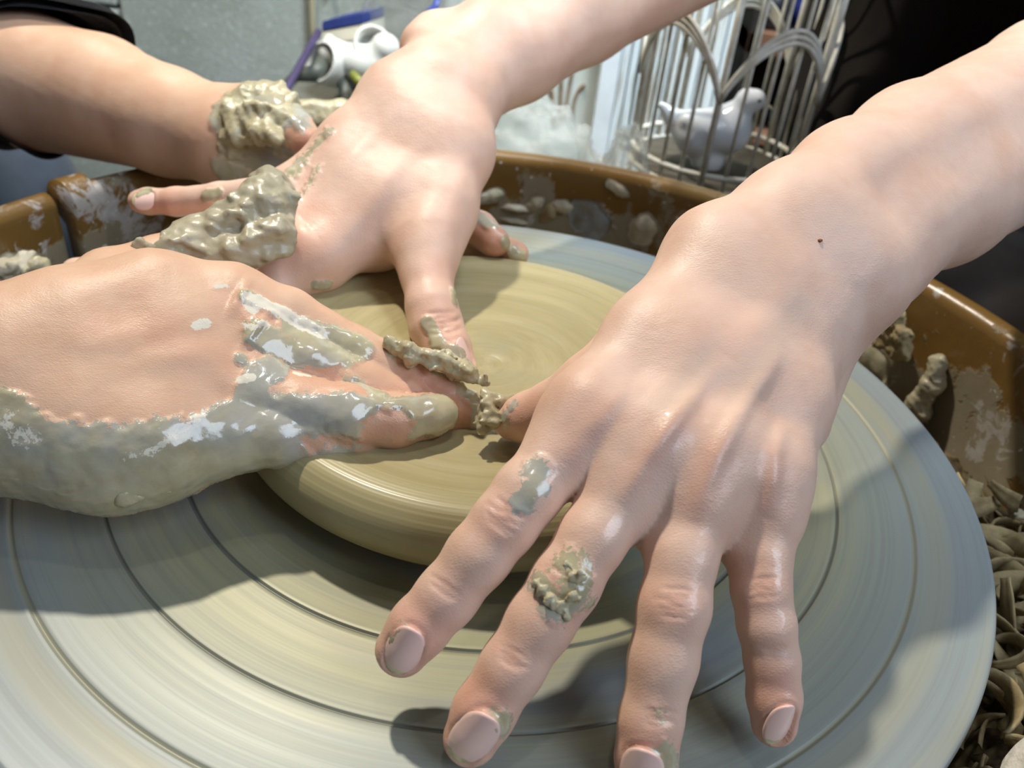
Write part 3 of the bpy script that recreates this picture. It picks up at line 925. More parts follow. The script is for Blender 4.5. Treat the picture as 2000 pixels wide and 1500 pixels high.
# ---- person two, left hand, far side, under the other hand
Dd = Body()
Dd.chain(pts_([(-260, 60, 455, 32), (60, 150, 440, 31), (200, 182, 430, 27), (330, 232, 415, 23.3), (450, 262, 400, 20)]), 6)
Dd.chain(pts_([(-260, 90, 462, 33), (60, 170, 446, 31), (330, 245, 418, 23), (450, 285, 402, 19)]), 6)
Dd.chain(pts_([(450, 270, 400, 19), (560, 330, 398, 16), (680, 380, 398, 13)]), 9)
Dd.chain(pts_([(450, 290, 402, 18), (560, 380, 402, 15), (690, 430, 400, 12)]), 9)
Dd.limb(pts_([(680, 380, 398, 12), (800, 400, 392, 9), (890, 425, 378, 8), (935, 448, 368, 7.6), (965, 472, 360, 6.6)]), 6)
Dd.limb(pts_([(690, 410, 400, 12), (830, 440, 394, 9), (940, 475, 378, 7.5), (1005, 497, 368, 6.2)]), 6)
Dd.limb(pts_([(460, 240, 400, 16), (500, 215, 392, 12), (545, 232, 384, 10.4), (580, 262, 376, 8.6), (598, 278, 373, 7.4)]), 7)
SD = Skin(Dd, 1.1)
SD.paint('red', [(930, 440), (985, 490)], 14, .8, .8); SD.paint('red', [(590, 260), (600, 290)], 9, .8, .7)
SD.paint('clay', [(470, 230), (500, 190), (550, 210)], 16, 1, .4); SD.paint('clay', [(470, 330), (530, 320), (600, 320)], 16, .95, .4)
SD.paint('clay', [(930, 420), (960, 440)], 4, .9, .6); SD.paint('clay', [(985, 470), (990, 480)], 3, 1, .6); SD.paint('clay', [(1000, 490), (1020, 500)], 4, .8, .6)
SD.paint('clay', [(560, 215), (590, 240)], 8, .75, .7)
armD = SD.finish('arm', SK2, p2, NAIL, .8, label='bare left arm whose thumb is buried in clay')


# ---- clay gobs stuck on the hands (children of the arm they sit on)
def gob(name, prims, mat, parent, h, amp, scale, label=None, k=4, seed=0):
    b = Body()
    for pr in prims: b.chain(pts_(pr), k)
    b.noise = lambda P: amp * .6 * (fbm(P, scale, 2, seed) + .35 * np.abs(fbm(P, scale * .4, 2, seed + 3)))
    V, Q = b.mesh(h)
    V = relax(V, Q, 1)
    me = fast_mesh(name, V, Q)
    o = obj(name, me, mat, parent)
    if label: o['label'] = label
    return o


gob('clay_lump', [[(462, 215, 380, 6), (470, 250, 378, 6), (455, 290, 382, 5)], [(490, 195, 382, 7), (530, 185, 384, 6.5), (560, 205, 380, 6)], [(500, 225, 374, 6), (550, 235, 372, 6), (575, 245, 371, 4)],
                  [(480, 270, 376, 4.5), (520, 258, 370, 5), (545, 275, 366, 4)], [(460, 310, 388, 6), (520, 318, 386, 6)]], WETCLAY, armD, .8, 1.9, 13, 'ragged lump of wet clay around the thumb')
gob('clay_coat', [[(305, 505, 280, 5), (380, 475, 288, 7.5), (450, 455, 292, 9), (505, 420, 294, 9.5), (525, 395, 297, 8)], [(505, 370, 299, 4.5), (528, 352, 300, 4.2), (540, 380, 299, 6)],
                  [(400, 505, 284, 5), (470, 495, 286, 6), (530, 460, 290, 7), (545, 420, 294, 6)]], GREYCLAY, armB, .7, 1.9, 12, 'thick glossy coat of grey clay over the thumb', 5, 2)
gob('clay_flake', [[(245, 488, 274, .9), (275, 474, 273, 1.2), (300, 482, 273, .9)], [(262, 486, 273, .8), (296, 492, 273, .9)]], PALECLAY, armB, .5, .5, 6, 'dry curled flake of clay by the thumb base', 2, 1)
gob('clay_drip', [[(200, 958, 230, 2.4), (245, 968, 229, 2.2), (252, 977, 229, 1.0)], [(245, 966, 229, 2.0), (330, 950, 233, 2.2)]], WETCLAY, armB, .5, .6, 6, 'clay drip hanging under the heel of the hand', 3, 4)
gob('clay_ridge', [[(760, 672, 262, 1.8), (800, 690, 261, 2.6), (860, 708, 262, 2.6), (905, 725, 262, 3.0), (935, 742, 262, 2.2)], [(880, 690, 270, 1.2), (890, 705, 268, 2.0)]], WETCLAY, armB, .5, 1.5, 6, 'ragged ridge of clay along the forefinger', 3, 3)
gob('clay_ridge', [[(950, 775, 256, 2.2), (955, 810, 254, 3.0), (945, 832, 254, 2.2)], [(975, 785, 256, 1.6), (1000, 780, 258, 1.4)], [(965, 820, 253, 1.8), (975, 835, 252, 1.4)]], WETCLAY, armA, .5, 1.2, 6, 'wet clay squeezed up at the thumb tip', 3, 5)
gob('clay_smear', [[(1110, 1105, 191, .9), (1128, 1125, 190.5, 1.3), (1120, 1165, 190, 1.2), (1100, 1190, 190, 1.3)], [(1050, 1140, 191, .9), (1075, 1170, 190, 1.2), (1085, 1185, 190, 1.0)], [(1108, 1192, 190, 1.0), (1110, 1201, 190, .8)]], WETCLAY, armA, .35, 1.1, 4, 'crumbly smear of clay on the middle finger knuckle', 1.5, 6)
gob('clay_blob', [[(845, 628, 304, 1.6), (838, 650, 302, 1.6), (852, 672, 299, 1.2)]], WETCLAY, armC, .5, .6, 5, 'wet blob of clay on the thumb joint', 2, 2)
gob('clay_blob', [[(618, 557, 322, 2.2), (632, 553, 322, 1.6)]], WETCLAY, armC, .5, .5, 5, 'small blob of clay under the knuckle', 2, 3)
# mole on the wrist
mo = SA.b.hit(1601, 470)
obj('mole', fast_mesh('mole', *(lambda b: b.mesh(.15))((lambda b: (b.seg(mo, mo + np.array([.5, .3, 0]), .55, .4, 1), b)[1])(Body()))), plain('mole_brown', lin(150, 96, 60), .6), armA)

# ------------------------------------------------------------------ clothes
def cloth_mat(name, c, fuzz=.3, bs=500):
    t = NT(name); t.set('Base Color', t.mix(t.noise(60, 4), c, tuple(x * .5 for x in c))); t.set('Roughness', .95)
    t.set('Sheen Weight', fuzz); t.set('Specular IOR Level', .1); t.bump(t.noise(bs, 5, .7), .8, .001); return t.m


DARK = cloth_mat('dark_brown_twill', lin(34, 29, 25), .05, 900)
FLEECE = cloth_mat('black_fleece', lin(18, 18, 20), .12, 450)
DENIM = cloth_mat('blue_grey_denim', lin(74, 84, 98), .1, 900)


def cloth(name, prims, mat, parent, h, amp, scale, k=25, seed=0, label=None):
    b = Body()
    for pr in prims: b.chain([(np.array(p[:3], float), p[3]) for p in pr], k)
    b.noise = lambda P: amp * fbm(P * np.array([1, 1, .45]), scale, 3, seed)
    V, Q = b.mesh(h); V = relax(V, Q, 2)
    o = obj(name, fast_mesh(name, V, Q), mat, parent)
    if label: o['label'] = label
    return o


c0 = W(1960, 170, 620)
cloth('jacket', [[(c0[0] - 30, c0[1] + 60, -60, 110), (c0[0] - 20, c0[1] + 60, 140, 115), (c0[0], c0[1] + 20, 330, 130)], [(c0[0] + 120, c0[1] + 40, -60, 120), (c0[0] + 150, c0[1] + 40, 330, 130)], [(*(W(1660, 250, 600)), 36), (*(W(1700, 60, 620)), 40)],
                 [(c0[0] - 60, c0[1] - 20, 330, 75), (W(1440, -150, 465)[0] + 30, W(1440, -150, 465)[1] + 25, 190, 46)],
                 [(c0[0] + 160, c0[1] - 40, 330, 75), (W(2420, 40, 405)[0] + 20, W(2420, 40, 405)[1] + 20, 170, 46)]], DARK, p1, 4.5, 7, 150, 40)
cloth('trousers', [[(c0[0] - 10, c0[1] + 30, -110, 100), (330, 150, -70, 62), (340, 40, -120, 60), (350, 0, -500, 50)], [(c0[0] - 60, c0[1] + 60, -110, 100), (330, 420, -130, 64), (400, 380, -500, 50)]], DARK, p1, 4.5, 5, 90, 30, 3)

# fleece sleeve: a loose tube pushed up to the elbow
sl = []
ax = [W(96, 150, 437), W(10, 125, 447), W(-120, 90, 455), W(-300, 40, 460)]
rad = [39.5, 41.5, 45, 52]
n_a = 64
axd = (ax[1] - ax[0]); axd /= np.linalg.norm(axd)
vs, fs = [], []
rows = []
for i, tv in enumerate(np.linspace(0, 1, 26)):
    q = tv * 3; k_ = min(int(q), 2); f_ = q - k_
    c_ = ax[k_] * (1 - f_) + ax[k_ + 1] * f_; r_ = rad[k_] * (1 - f_) + rad[k_ + 1] * f_
    rows.append((c_, r_))
n1_ = np.cross(axd, AW); n1_ /= np.linalg.norm(n1_); n1_ = n1_ if n1_ @ AU > 0 else -n1_      # up in view
n2_ = np.cross(axd, n1_); NS = 1 if n2_ @ AW < 0 else -1
lay = []
for layer, dr in ((0, 0), (1, -5)):
    for i, (c_, r_) in enumerate(rows if layer == 0 else rows[::-1]):
        for j in range(n_a):
            a_ = 2 * PI * j / n_a
            rr = r_ + dr + 1.6 * math.sin(5 * a_ + i * .8) + 1.2 * math.sin(i * 1.9 + 2 * a_)
            sk = -axd * (26 * max(0, math.cos(a_)) + 4 * max(0, -math.cos(a_)) - 22 * max(0, math.sin(a_) * NS)) * max(0, 1 - (i if layer == 0 else len(rows) - 1 - i) / 14)    # cuff cut slanted, longer on top
            vs.append(c_ + n1_ * rr * math.cos(a_) + n2_ * rr * math.sin(a_) + sk)
R2 = 2 * len(rows)
for i in range(R2 - 1):
    for j in range(n_a): fs.append((i * n_a + j, i * n_a + (j + 1) % n_a, (i + 1) * n_a + (j + 1) % n_a, (i + 1) * n_a + j))
obj('sleeve', mesh('sleeve', vs, fs), FLEECE, p2, label='black fleece sleeve pushed up to the elbow')
cloth('fleece_top', [[(-520, 330, 90, 75), (-640, 150, 190, 130), (-640, 100, 330, 140)], [(-700, -40, 100, 110), (-640, 100, 300, 140)], [(-430, -60, 70, 48), (-560, -20, 90, 70), (-680, 20, 250, 110)], [(W(-230, 60, 462)[0], W(-230, 60, 462)[1], W(-230, 60, 462)[2], 40), (-520, 330, 90, 75)]], FLEECE, p2, 6, 5, 120, 40)
kn = W(10, 355, 620)
cloth('trousers', [[(-640, 140, 60, 110), (kn[0] - 25, kn[1] + 20, kn[2] - 25, 52), (kn[0] - 40, kn[1] + 20, -500, 46)], [(-640, 100, 60, 110), (-330, -120, -110, 62), (-330, -140, -500, 50)]], DENIM, p2, 5, 4, 90, 25, 2)


# ------------------------------------------------------------------ clay scraps in the basin
def scrap(name, prims, mat, h, amp, scale, label, cat='clay scrap', group=None, k=3, seed=0):
    b = Body()
    for pr in prims: b.chain([(np.array(p[:3]), p[3]) for p in pr], k)
    b.noise = lambda P: amp * .5 * (fbm(P, scale, 2, seed) + .3 * np.abs(fbm(P, scale * .4, 2, seed + 3)))
    V, Q = b.mesh(h)
    o = obj(name, fast_mesh(name, V, Q), mat)
    return tag(o, label, cat, group)


def wallpatch(name, cx, cy, rx, ry, ang, mat, label, cat='clay scrap', group=None, bulge=3, seed=0, parent=None, Rw=232.5):
    """lens-shaped scrap that follows the curved basin wall; rx, ry in mm"""
    c = onwall(cx, cy, Rw); a0 = math.atan2(c[1], c[0]); r_ = np.random.RandomState(seed)
    NA, NR = 28, 7; vs = []; fs = []
    ph = r_.uniform(0, 6, 4)
    for side in (1, 0):
        for i in range(NR):
            rho = i / (NR - 1)
            for j in range(NA):
                t_ = 2 * PI * j / NA
                k_ = rho * (1 + .18 * math.sin(2 * t_ + ph[0]) + .07 * math.sin(5 * t_ + ph[1]) + .04 * math.sin(11 * t_ + ph[2]))
                u = rx * k_ * math.cos(t_); v = ry * k_ * math.sin(t_)
                uu = u * math.cos(ang) - v * math.sin(ang); vv = u * math.sin(ang) + v * math.cos(ang)
                hh = (bulge * (1 - rho ** 2.2) + .5 * math.sin(uu * .7 + ph[3]) * (1 - rho) + .35) * side - .2
                aa = a0 + uu / Rw; zz = c[2] + vv
                wallR = 233.8 if zz > -20 else 233.8 - (-20 - zz) * .045
                R_ = wallR - hh
                vs.append((R_ * math.cos(aa), R_ * math.sin(aa), zz))
    for s_ in (0, 1):
        o_ = s_ * NA * NR
        for i in range(NR - 1):
            for j in range(NA):
                q = (o_ + i * NA + j, o_ + i * NA + (j + 1) % NA, o_ + (i + 1) * NA + (j + 1) % NA, o_ + (i + 1) * NA + j)
                fs.append(q if s_ else q[::-1])
    for j in range(NA):
        a_ = (NR - 1) * NA + j; b_ = (NR - 1) * NA + (j + 1) % NA
        fs.append((a_, b_, b_ + NA * NR, a_ + NA * NR))
    o = obj(name, mesh(name, vs, fs), mat, parent)
    if parent is None: tag(o, label, cat, group)
    return o


far_g = 'clay chips stuck on the far basin wall'
for i, (x, y, rx, ry, an, lb) in enumerate(((958, 385, 9, 4.5, -.3, 'pale curled clay chip on the far basin wall beside the middle wrist'), (1008, 408, 8, 3, .1, 'thin pale clay chip on the far wall, second from the wrist'),
                                            (1045, 400, 6, 4.5, -.5, 'round pale clay chip on the far wall left of the oval brown one'), (1072, 416, 7, 5, -.7, 'oval tan clay chip standing proud on the far wall'),
                                            (1098, 405, 7, 4.5, -.4, 'flat greyish clay chip right of the oval tan one'), (1005, 433, 8, 2.2, .05, 'narrow clay chip low on the far wall above the wheel edge'))):
    wallpatch('clay_chip', x, y, rx, ry, an, PALECLAY if i != 3 else DRYCLAY, lb, 'clay scrap', far_g, 3.2, i)
wallpatch('clay_patch', 1150, 430, 12, 13, .3, clay_mat('blue_grey_slip', lin(150, 158, 164), lin(120, 118, 100), .45), None, seed=11, bulge=1.8, parent=basin)
wallpatch('clay_patch', 1205, 370, 7, 4, .3, PALECLAY, None, seed=12, bulge=1.2, parent=basin)
wallpatch('clay_patch', 1255, 450, 10, 9, .3, PALECLAY, None, seed=13, bulge=1.8, parent=basin)
wallpatch('clay_patch', 1700, 700, 13, 8, .6, PALECLAY, None, seed=14, bulge=2.2, parent=basin)
wallpatch('clay_patch', 40, 520, 12, 8, .2, PALECLAY, None, seed=22, bulge=3.5, parent=basin)
# the folded dry chunk and the grey gob on the right wall
w1 = onwall(1745, 655, 226); tdir = np.array([-w1[1], w1[0], 0]) / np.hypot(w1[0], w1[1]); rin = -np.array([w1[0], w1[1], 0]) / np.hypot(w1[0], w1[1]); zz_ = np.array([0, 0, 1.0])


def L3(c, *pp): return [tuple(c + tdir * p[0] + zz_ * p[1] + rin * p[2]) + (p[3],) for p in pp]


scrap('clay_chunk', [L3(w1, (10, 12, 0, 3.5), (2, 4, 1, 4.5), (-6, -6, 1, 4.0)), L3(w1, (2, 14, 2, 3.2), (-6, 4, 3, 3.6), (-12, -4, 3, 3.0)), L3(w1, (10, 4, 1, 3.5), (3, -6, 2, 3.6))], DRYCLAY, .6, 1.6, 9,
      'folded dry tan chunk of clay on the basin wall beside the right wrist', seed=3)
w2 = onwall(1822, 757, 228); tdir = np.array([-w2[1], w2[0], 0]) / np.hypot(w2[0], w2[1]); rin = -np.array([w2[0], w2[1], 0]) / np.hypot(w2[0], w2[1])
scrap('clay_gob', [L3(w2, (3, 12, 0, 4.5), (1, 2, 0, 5.0), (3, -12, 1, 5.0), (-2, -14, 1, 3.6))], GREYCLAY, .6, 1.2, 10, 'smooth grey gob of clay stuck on the basin wall below the dry chunk', seed=1)
# left inner wall mud
for i, (x, y) in enumerate(((15, 535), (60, 528), (100, 540), (30, 560))):
    w3 = onwall(x, y, 226)
    b_ = [tuple(w3 + rng.normal(0, 4, 3)) + (rng.uniform(3, 5.5),) for _ in range(4)]
    scrap('clay_clod', [b_], (PALECLAY, WETCLAY)[i % 2], .8, 2.0, 9, ('wet clay clod at the left picture edge inside the basin', 'pale clod heaped against the left basin wall', 'clod beside the pink fingertip at the left basin wall', 'lowest clod at the left edge above the near wrist')[i], group='clods against the left basin wall', seed=i)

# trimmings (curled ribbons) heaped in the basin at the lower right
rg = np.random.RandomState(21)


def ribbon(name, L, wd, th, curl, twist, seed):
    r_ = np.random.RandomState(seed); n = 16; P_ = []; th0 = 0; p = np.zeros(3); vs = []
    for i in range(n):
        t_ = i / (n - 1)
        ang = curl * (t_ + .25 * math.sin(3 * t_ + seed))
        p = p + np.array([math.cos(ang), math.sin(ang), .25 * math.sin(2.5 * t_ + seed)]) * L / n
        P_.append(p.copy())
    P_ = np.array(P_) - np.mean(P_, 0); T = np.gradient(P_, axis=0); T /= np.linalg.norm(T, axis=1)[:, None]
    for i in range(n):
        t_ = i / (n - 1); a_ = twist * t_
        N_ = np.cross(T[i], [0, 0, 1]); N_ /= np.linalg.norm(N_); Z_ = np.cross(N_, T[i])
        wv = N_ * math.sin(a_) + Z_ * math.cos(a_); tv = np.cross(T[i], wv)
        w_ = wd * (.35 + .65 * math.sin(PI * min(max(t_, .06), .94))) / 2
        for su, sv in ((-1, -1), (-.3, -1.7), (.3, -1.7), (1, -1), (1, 1), (.3, .3), (-.3, .3), (-1, 1)):
            vs.append(P_[i] + wv * su * w_ + tv * sv * th / 2)
    m_ = 8
    fs = [(i * m_ + k, i * m_ + (k + 1) % m_, (i + 1) * m_ + (k + 1) % m_, (i + 1) * m_ + k) for i in range(n - 1) for k in range(m_)]
    fs += [tuple(range(m_))[::-1], tuple((n - 1) * m_ + k for k in range(m_))]
    return mesh(name, vs, fs)


kinds = [ribbon('clay_trimming', rg.uniform(34, 62), rg.uniform(6, 15), 1.1, rg.uniform(.6, 3.4), rg.uniform(-1.5, 1.5), s_) for s_ in range(12)]
floorheap = Body()
for a_ in np.linspace(-.75, .5, 12):
    floorheap.seg((206 * math.cos(a_), 206 * math.sin(a_), -64 + 5 * math.sin(a_ * 9)), (206 * math.cos(a_ + .1), 206 * math.sin(a_ + .1), -64), 24, 24, 8)
floorheap.noise = lambda P: 3 * fbm(P, 14, 3, 2)
Vh, Qh = floorheap.mesh(1.6)
hp = obj('clay_heap', fast_mesh('clay_heap', Vh, Qh), clay_mat('heap_clay', lin(120, 104, 70), lin(72, 60, 38), .8, 90, .9))
tag(hp, 'dark compacted bed of clay scraps under the curled trimmings right of the wheel', 'clay heap'); hp['kind'] = 'stuff'
for i in range(150):
    a_ = rg.uniform(-.60, .10); R_ = rg.uniform(184, 226)
    o = obj('clay_trimming', kinds[i % 12], DRYCLAY)
    z_ = -44 + rg.uniform(0, 20) + (6 if R_ > 210 else 0)
    o.location = (R_ * math.cos(a_) * MM, R_ * math.sin(a_) * MM, z_ * MM)
    o.rotation_euler = (rg.uniform(-.6, .6), rg.uniform(-.6, .6), rg.uniform(0, 2 * PI))
    s_ = rg.uniform(.45, .95); o.scale = (s_, s_, s_)
    # keep inside the annulus
    tag(o, 'curled ribbon of trimmed tan clay in the heap right of the wheel', 'clay trimming', 'clay trimmings heaped at the lower right')
for i, (x, y) in enumerate(((1958, 1160), (1972, 1190), (1990, 1170), (1995, 1020))):
    w4 = onwall(x, y, 222)
    b_ = [tuple(w4 + rng.normal(0, 3.2, 3)) + (rng.uniform(2.2, 4),) for _ in range(4)]
    scrap('clay_crumb', [b_], PALECLAY, .6, 1.4, 6, ('pale crumb of clay touching the wheel edge above the trimmings', 'pale crumb above the trimmings, next lower one', 'pale crumb at the right picture edge above the trimmings', 'pale crumb high on the wall at the right picture edge')[i], group='pale crumbs above the trimmings', seed=i + 2)
ws = onwall(1990, 1480, 205); ws[2] = max(ws[2], -10)
ws = ATZ(2010, 1500, 2) 
scrap('white_sponge', [[tuple(ws + np.array([6, -8, 0])) + (15,), tuple(ws + np.array([22, -26, 2])) + (20,)]], plain('sponge_white', lin(226, 222, 210), .9, bump=.8, bs=400), .9, 1.0, 12, 'off-white sponge at the lower right corner of the picture', 'sponge')

# ------------------------------------------------------------------ behind the basin
WOOD = plain('bench_wood', lin(140, 128, 100), .7, c2=lin(104, 92, 66), ns=40)
BZ = -200.0                                                                     # bench top
bench = thing('bench', 'low wooden bench behind the basin carrying cage, bag and tools', 'bench')
obj('bench_top', box('bench_top', (-65, 570, BZ - 12), (490, 440, 24), None, 2), WOOD, bench)
for x, y in ((-285, 375), (155, 375), (-285, 760), (155, 760)):
    obj('leg', box('leg', (x, y, (BZ - 24 - 519.6) / 2), (40, 40, 519.6 + BZ - 24), None, 2), WOOD, bench)

# clay-smeared bar on two props just past the rim
bar = thing('tool_rail', 'clay-smeared rail lying behind the basin between the two left wrists', 'rail')
p0 = W(560, 214, 505); p1_ = W(760, 218, 520)
rb = Body(); dn = AU * 0
rb.chain([(p0 - (p1_ - p0) * .2, 5.5), (p0, 6.2), ((p0 + p1_) / 2, 6.0), (p1_, 6.2)], 3); rb.chain([(p0 - AU * 5, 5.5), (p1_ - AU * 5, 5.5)], 2)
rb.noise = lambda P: .7 * fbm(P, 18, 3, 1)
Vr, Qr = rb.mesh(.8)
obj('rail', fast_mesh('rail', Vr, Qr), WETCLAY, bar)
for p in (p0, p1_): obj('prop', box('prop', (p[0], p[1] + 4, (p[2] - 5 + BZ) / 2), (8, 8, p[2] - 5 - BZ), None, 1), WOOD, bar)

CRATE = plain('dull_grey_wood', lin(98, 98, 88), .8, ns=30)
crate = thing('tool_crate', 'low wooden crate under the pipe fitting and cup', 'crate')
obj('lid_board', box('lid_board', (-160, 610, -84), (190, 270, 8), None, 1), CRATE, crate)
for x_, y_, sx_, sy_ in ((-251, 610, 8, 270), (-69, 610, 8, 270), (-160, 479, 174, 8), (-160, 741, 174, 8)):
    obj('side_board', box('side_board', (x_, y_, (BZ - 88) / 2), (sx_, sy_, -88 - BZ), None, 1), CRATE, crate)

# painted board, pale strip and whitewashed planks
WHITE = plain('chalk_white', lin(206, 214, 212), .6, c2=lin(188, 196, 190), ns=12)
BLUEW = plain('bluish_white', lin(222, 232, 240), .5, c2=lin(206, 216, 224), ns=20)  # last one: cool bluish white base colour of the post
board = thing('painted_board', 'pale painted board with rusty scrollwork behind the plastic bag', 'board')
xb0 = ATY(930, 150, 770)[0]; xb1 = ATY(1176, 150, 770)[0]
obj('panel', box('panel', ((xb0 + xb1) / 2 - 20, 776, 60), (xb1 - xb0 + 40, 10, 519), None, 2), WHITE, board)
RUST = plain('rusty_scroll', lin(150, 132, 112), .7, c2=lin(120, 100, 80), ns=60)
for cv in ([(1095, 235), (1096, 180), (1098, 140), (1088, 110)], [(1103, 232), (1112, 170), (1122, 120), (1140, 85), (1150, 70)], [(1118, 225), (1122, 195), (1132, 172), (1142, 165)], [(1085, 240), (1078, 180), (1068, 140), (1050, 120)], [(1115, 110), (1108, 80), (1110, 50)]):
    P_ = np.array([ATY(x, y, 770) for x, y in cv]); tt_ = np.linspace(0, len(P_) - 1, 18)
    P2 = np.stack([np.interp(tt_, range(len(P_)), P_[:, a_]) for a_ in range(3)], 1)
    for _ in range(4): P2[1:-1] = (P2[:-2] + P2[1:-1] * 2 + P2[2:]) / 4
    obj('scroll', tube('scroll', P2, 2.1, 8), RUST, board)
post = thing('white_post', 'bright white upright post between painted board and planks', 'post')
xs = ATY(1196, 100, 750)[0]
obj('post_body', box('post_body', (xs, 755, 60), (20, 30, 519), None, 2), BLUEW, post)


def planks_mat():
    t = NT('whitewashed_plank')
    mp = t.new('ShaderNodeMapping'); mp.inputs['Scale'].default_value = (60, 60, 3); t.link(t.coord(), mp.inputs[0])
    n = t.noise(2.2, 5, .6, mp.outputs[0])
    t.set('Base Color', t.mix(t.step(n, .48, .66), lin(218, 228, 232), lin(150, 138, 112))); t.set('Roughness', .6)
    t.bump(n, .3, .001)
    return t.m


PLK = planks_mat()
screen = thing('plank_screen', 'whitewashed weathered narrow planks standing behind the birdcage', 'screen')
x0 = ATY(1214, 100, 770)[0]; x1 = ATY(1430, 100, 770)[0]; npk = 11
for i in range(npk):
    wd = (x1 - x0) / npk
    obj('plank', box('plank', (x0 + wd * (i + .5), 770 + (i % 3) * 2.5, 60), (wd - 1.8, 12, 519), None, 1.5), PLK, screen)
obj('backing', box('backing', ((x0 + x1) / 2, 784, 60), (x1 - x0 - 4, 8, 510)), plain('old_board', lin(140, 130, 108), .8), screen)
for z_ in (150,): obj('rail', box('rail', ((x0 + x1) / 2, 794, z_), (x1 - x0, 12, 30)), WOOD, screen)

# dark cabinet with a brown frame right of the planks
cab = thing('cabinet', 'dark open cabinet with reddish brown frame right of the whitewashed planks', 'cabinet')
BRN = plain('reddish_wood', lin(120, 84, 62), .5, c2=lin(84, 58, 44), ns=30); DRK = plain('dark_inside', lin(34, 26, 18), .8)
cx0 = ATY(1425, 100, 900)[0]
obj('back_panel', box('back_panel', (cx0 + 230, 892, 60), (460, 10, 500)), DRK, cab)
zt = ATY(1480, 75, 840)[2]
obj('shelf', box('shelf', (cx0 + 225, 845, zt), (450, 70, 26), None, 2), BRN, cab)
obj('shelf', box('shelf', (cx0 + 225, 845, ATY(1520, 250, 840)[2] - 10), (450, 70, 12), None, 2), BRN, cab)
obj('side_panel', box('side_panel', (cx0 + 445, 850, 60), (14, 80, 500), None, 2), BRN, cab)
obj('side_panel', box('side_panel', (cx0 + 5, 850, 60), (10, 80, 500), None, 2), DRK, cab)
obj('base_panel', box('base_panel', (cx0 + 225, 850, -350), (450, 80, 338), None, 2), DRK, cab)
NAVY = plain('cobalt_glaze', lin(34, 44, 96), .3); CEL = plain('pale_celadon', lin(160, 178, 176), .4); JB = plain('near_black_glaze', lin(24, 26, 34), .3)
jp = [(0, 0), (17, 0), (21, 5), (23, 18), (22, 30), (15, 38), (13, 42), (16, 45), (14, 45), (11, 41), (0, 40)]
for i, (x, y, m_, lb) in enumerate(((1530, 262, CEL, 'pale celadon jar on the cabinet shelf, seen through the cage, left one'), (1572, 245, JB, 'near black jar on the cabinet shelf beside the celadon one'), (1612, 238, NAVY, 'cobalt blue jar on the cabinet shelf by the dark jacket'))):
    p = ATY(x, y, 845); zsh = ATY(1520, 250, 840)[2] - 4
    j = thing('glazed_jar', lb, 'jar', group='jars on the cabinet shelf')
    obj('jar_body', lathe('jar_body', jp, 32, centre=(p[0], 845, zsh)), m_, j)
for i, (x, m_, lb) in enumerate(((1500, JB, 'dark jar standing on the upper cabinet shelf, left one'), (1575, NAVY, 'blue jar standing on the upper cabinet shelf, middle one'), (1640, CEL, 'pale jar standing on the upper cabinet shelf near the jacket'))):
    p = ATY(x, 60, 845)
    j = thing('glazed_jar', lb, 'jar', group='jars on the upper cabinet shelf')
    obj('jar_body', lathe('jar_body', jp, 32, centre=(p[0], 845, zt + 13.1)), m_, j)

# birdcage
CW = plain('cage_cream_paint', lin(232, 232, 224), .5, c2=lin(204, 200, 184), ns=80)
cage = thing('birdcage', 'round white wire birdcage with crossing arches and a ceramic bird inside', 'birdcage')
cc_ = ATZ(1392, 300, 0); 
cc_ = W(1395, 292, 640); cz = cc_[2]; CR = 62.0; cxy = cc_[:2]


def ring(z, r, rr, name='base_ring'): 
    A_ = np.linspace(0, 2 * PI, 73)[:-1]
    prof_ = [(r + rr * math.cos(t_), rr * math.sin(t_)) for t_ in np.linspace(0, 2 * PI, 9)[:-1]]
    return obj(name, lathe(name, prof_, 72, centre=(cxy[0], cxy[1], z), closed_profile=True), CW, cage)


ring(cz, CR, 2.0); ring(cz - 11, CR, 2.0)
ring(cz + 160, CR, 1.6, 'top_ring')
for i in range(25):
    a_ = 2 * PI * i / 25 + .68
    p = np.array([cxy[0] + CR * math.cos(a_), cxy[1] + CR * math.sin(a_)])
    r_ = 2.4 if i % 5 == 0 else 1.35
    obj('bar', tube('bar', [(p[0], p[1], cz - 12), (p[0], p[1], cz + 80), (p[0], p[1], cz + 160)], r_, 8), CW, cage)
for k in range(5):
    a0_ = 2 * PI * k / 5 + .68; sp = 2 * PI / 5
    for off in (0, 3.2, 6.4):
        P_ = []
        for t_ in np.linspace(0, 1, 25):
            a_ = a0_ + sp * t_
            P_.append((cxy[0] + (CR + 2.6) * math.cos(a_), cxy[1] + (CR + 2.6) * math.sin(a_), cz + 51 + (48 - off) * math.sin(PI * t_) ** .75 - off * .2))
        obj('arch', tube('arch', P_, 1.7, 6), CW, cage)
obj('cage_floor', lathe('cage_floor', [(0, -13), (CR - 1, -13), (CR - 1, -10.5), (0, -10.5)], 48, centre=(cxy[0], cxy[1], cz)), plain('cage_tray', lin(90, 84, 70), .7), cage)
stool = thing('cage_stool', 'small dark stool under the birdcage', 'stool')
obj('seat', lathe('seat', [(0, 0), (50, 0), (50, -12), (0, -12)], 40, centre=(cxy[0], cxy[1], cz - 13.3)), WOOD, stool)
obj('leg', lathe('leg', [(0, 0), (14, 0), (22, BZ - cz + 25.6), (0, BZ - cz + 25.6)], 24, centre=(cxy[0], cxy[1], cz - 25.4)), WOOD, stool)

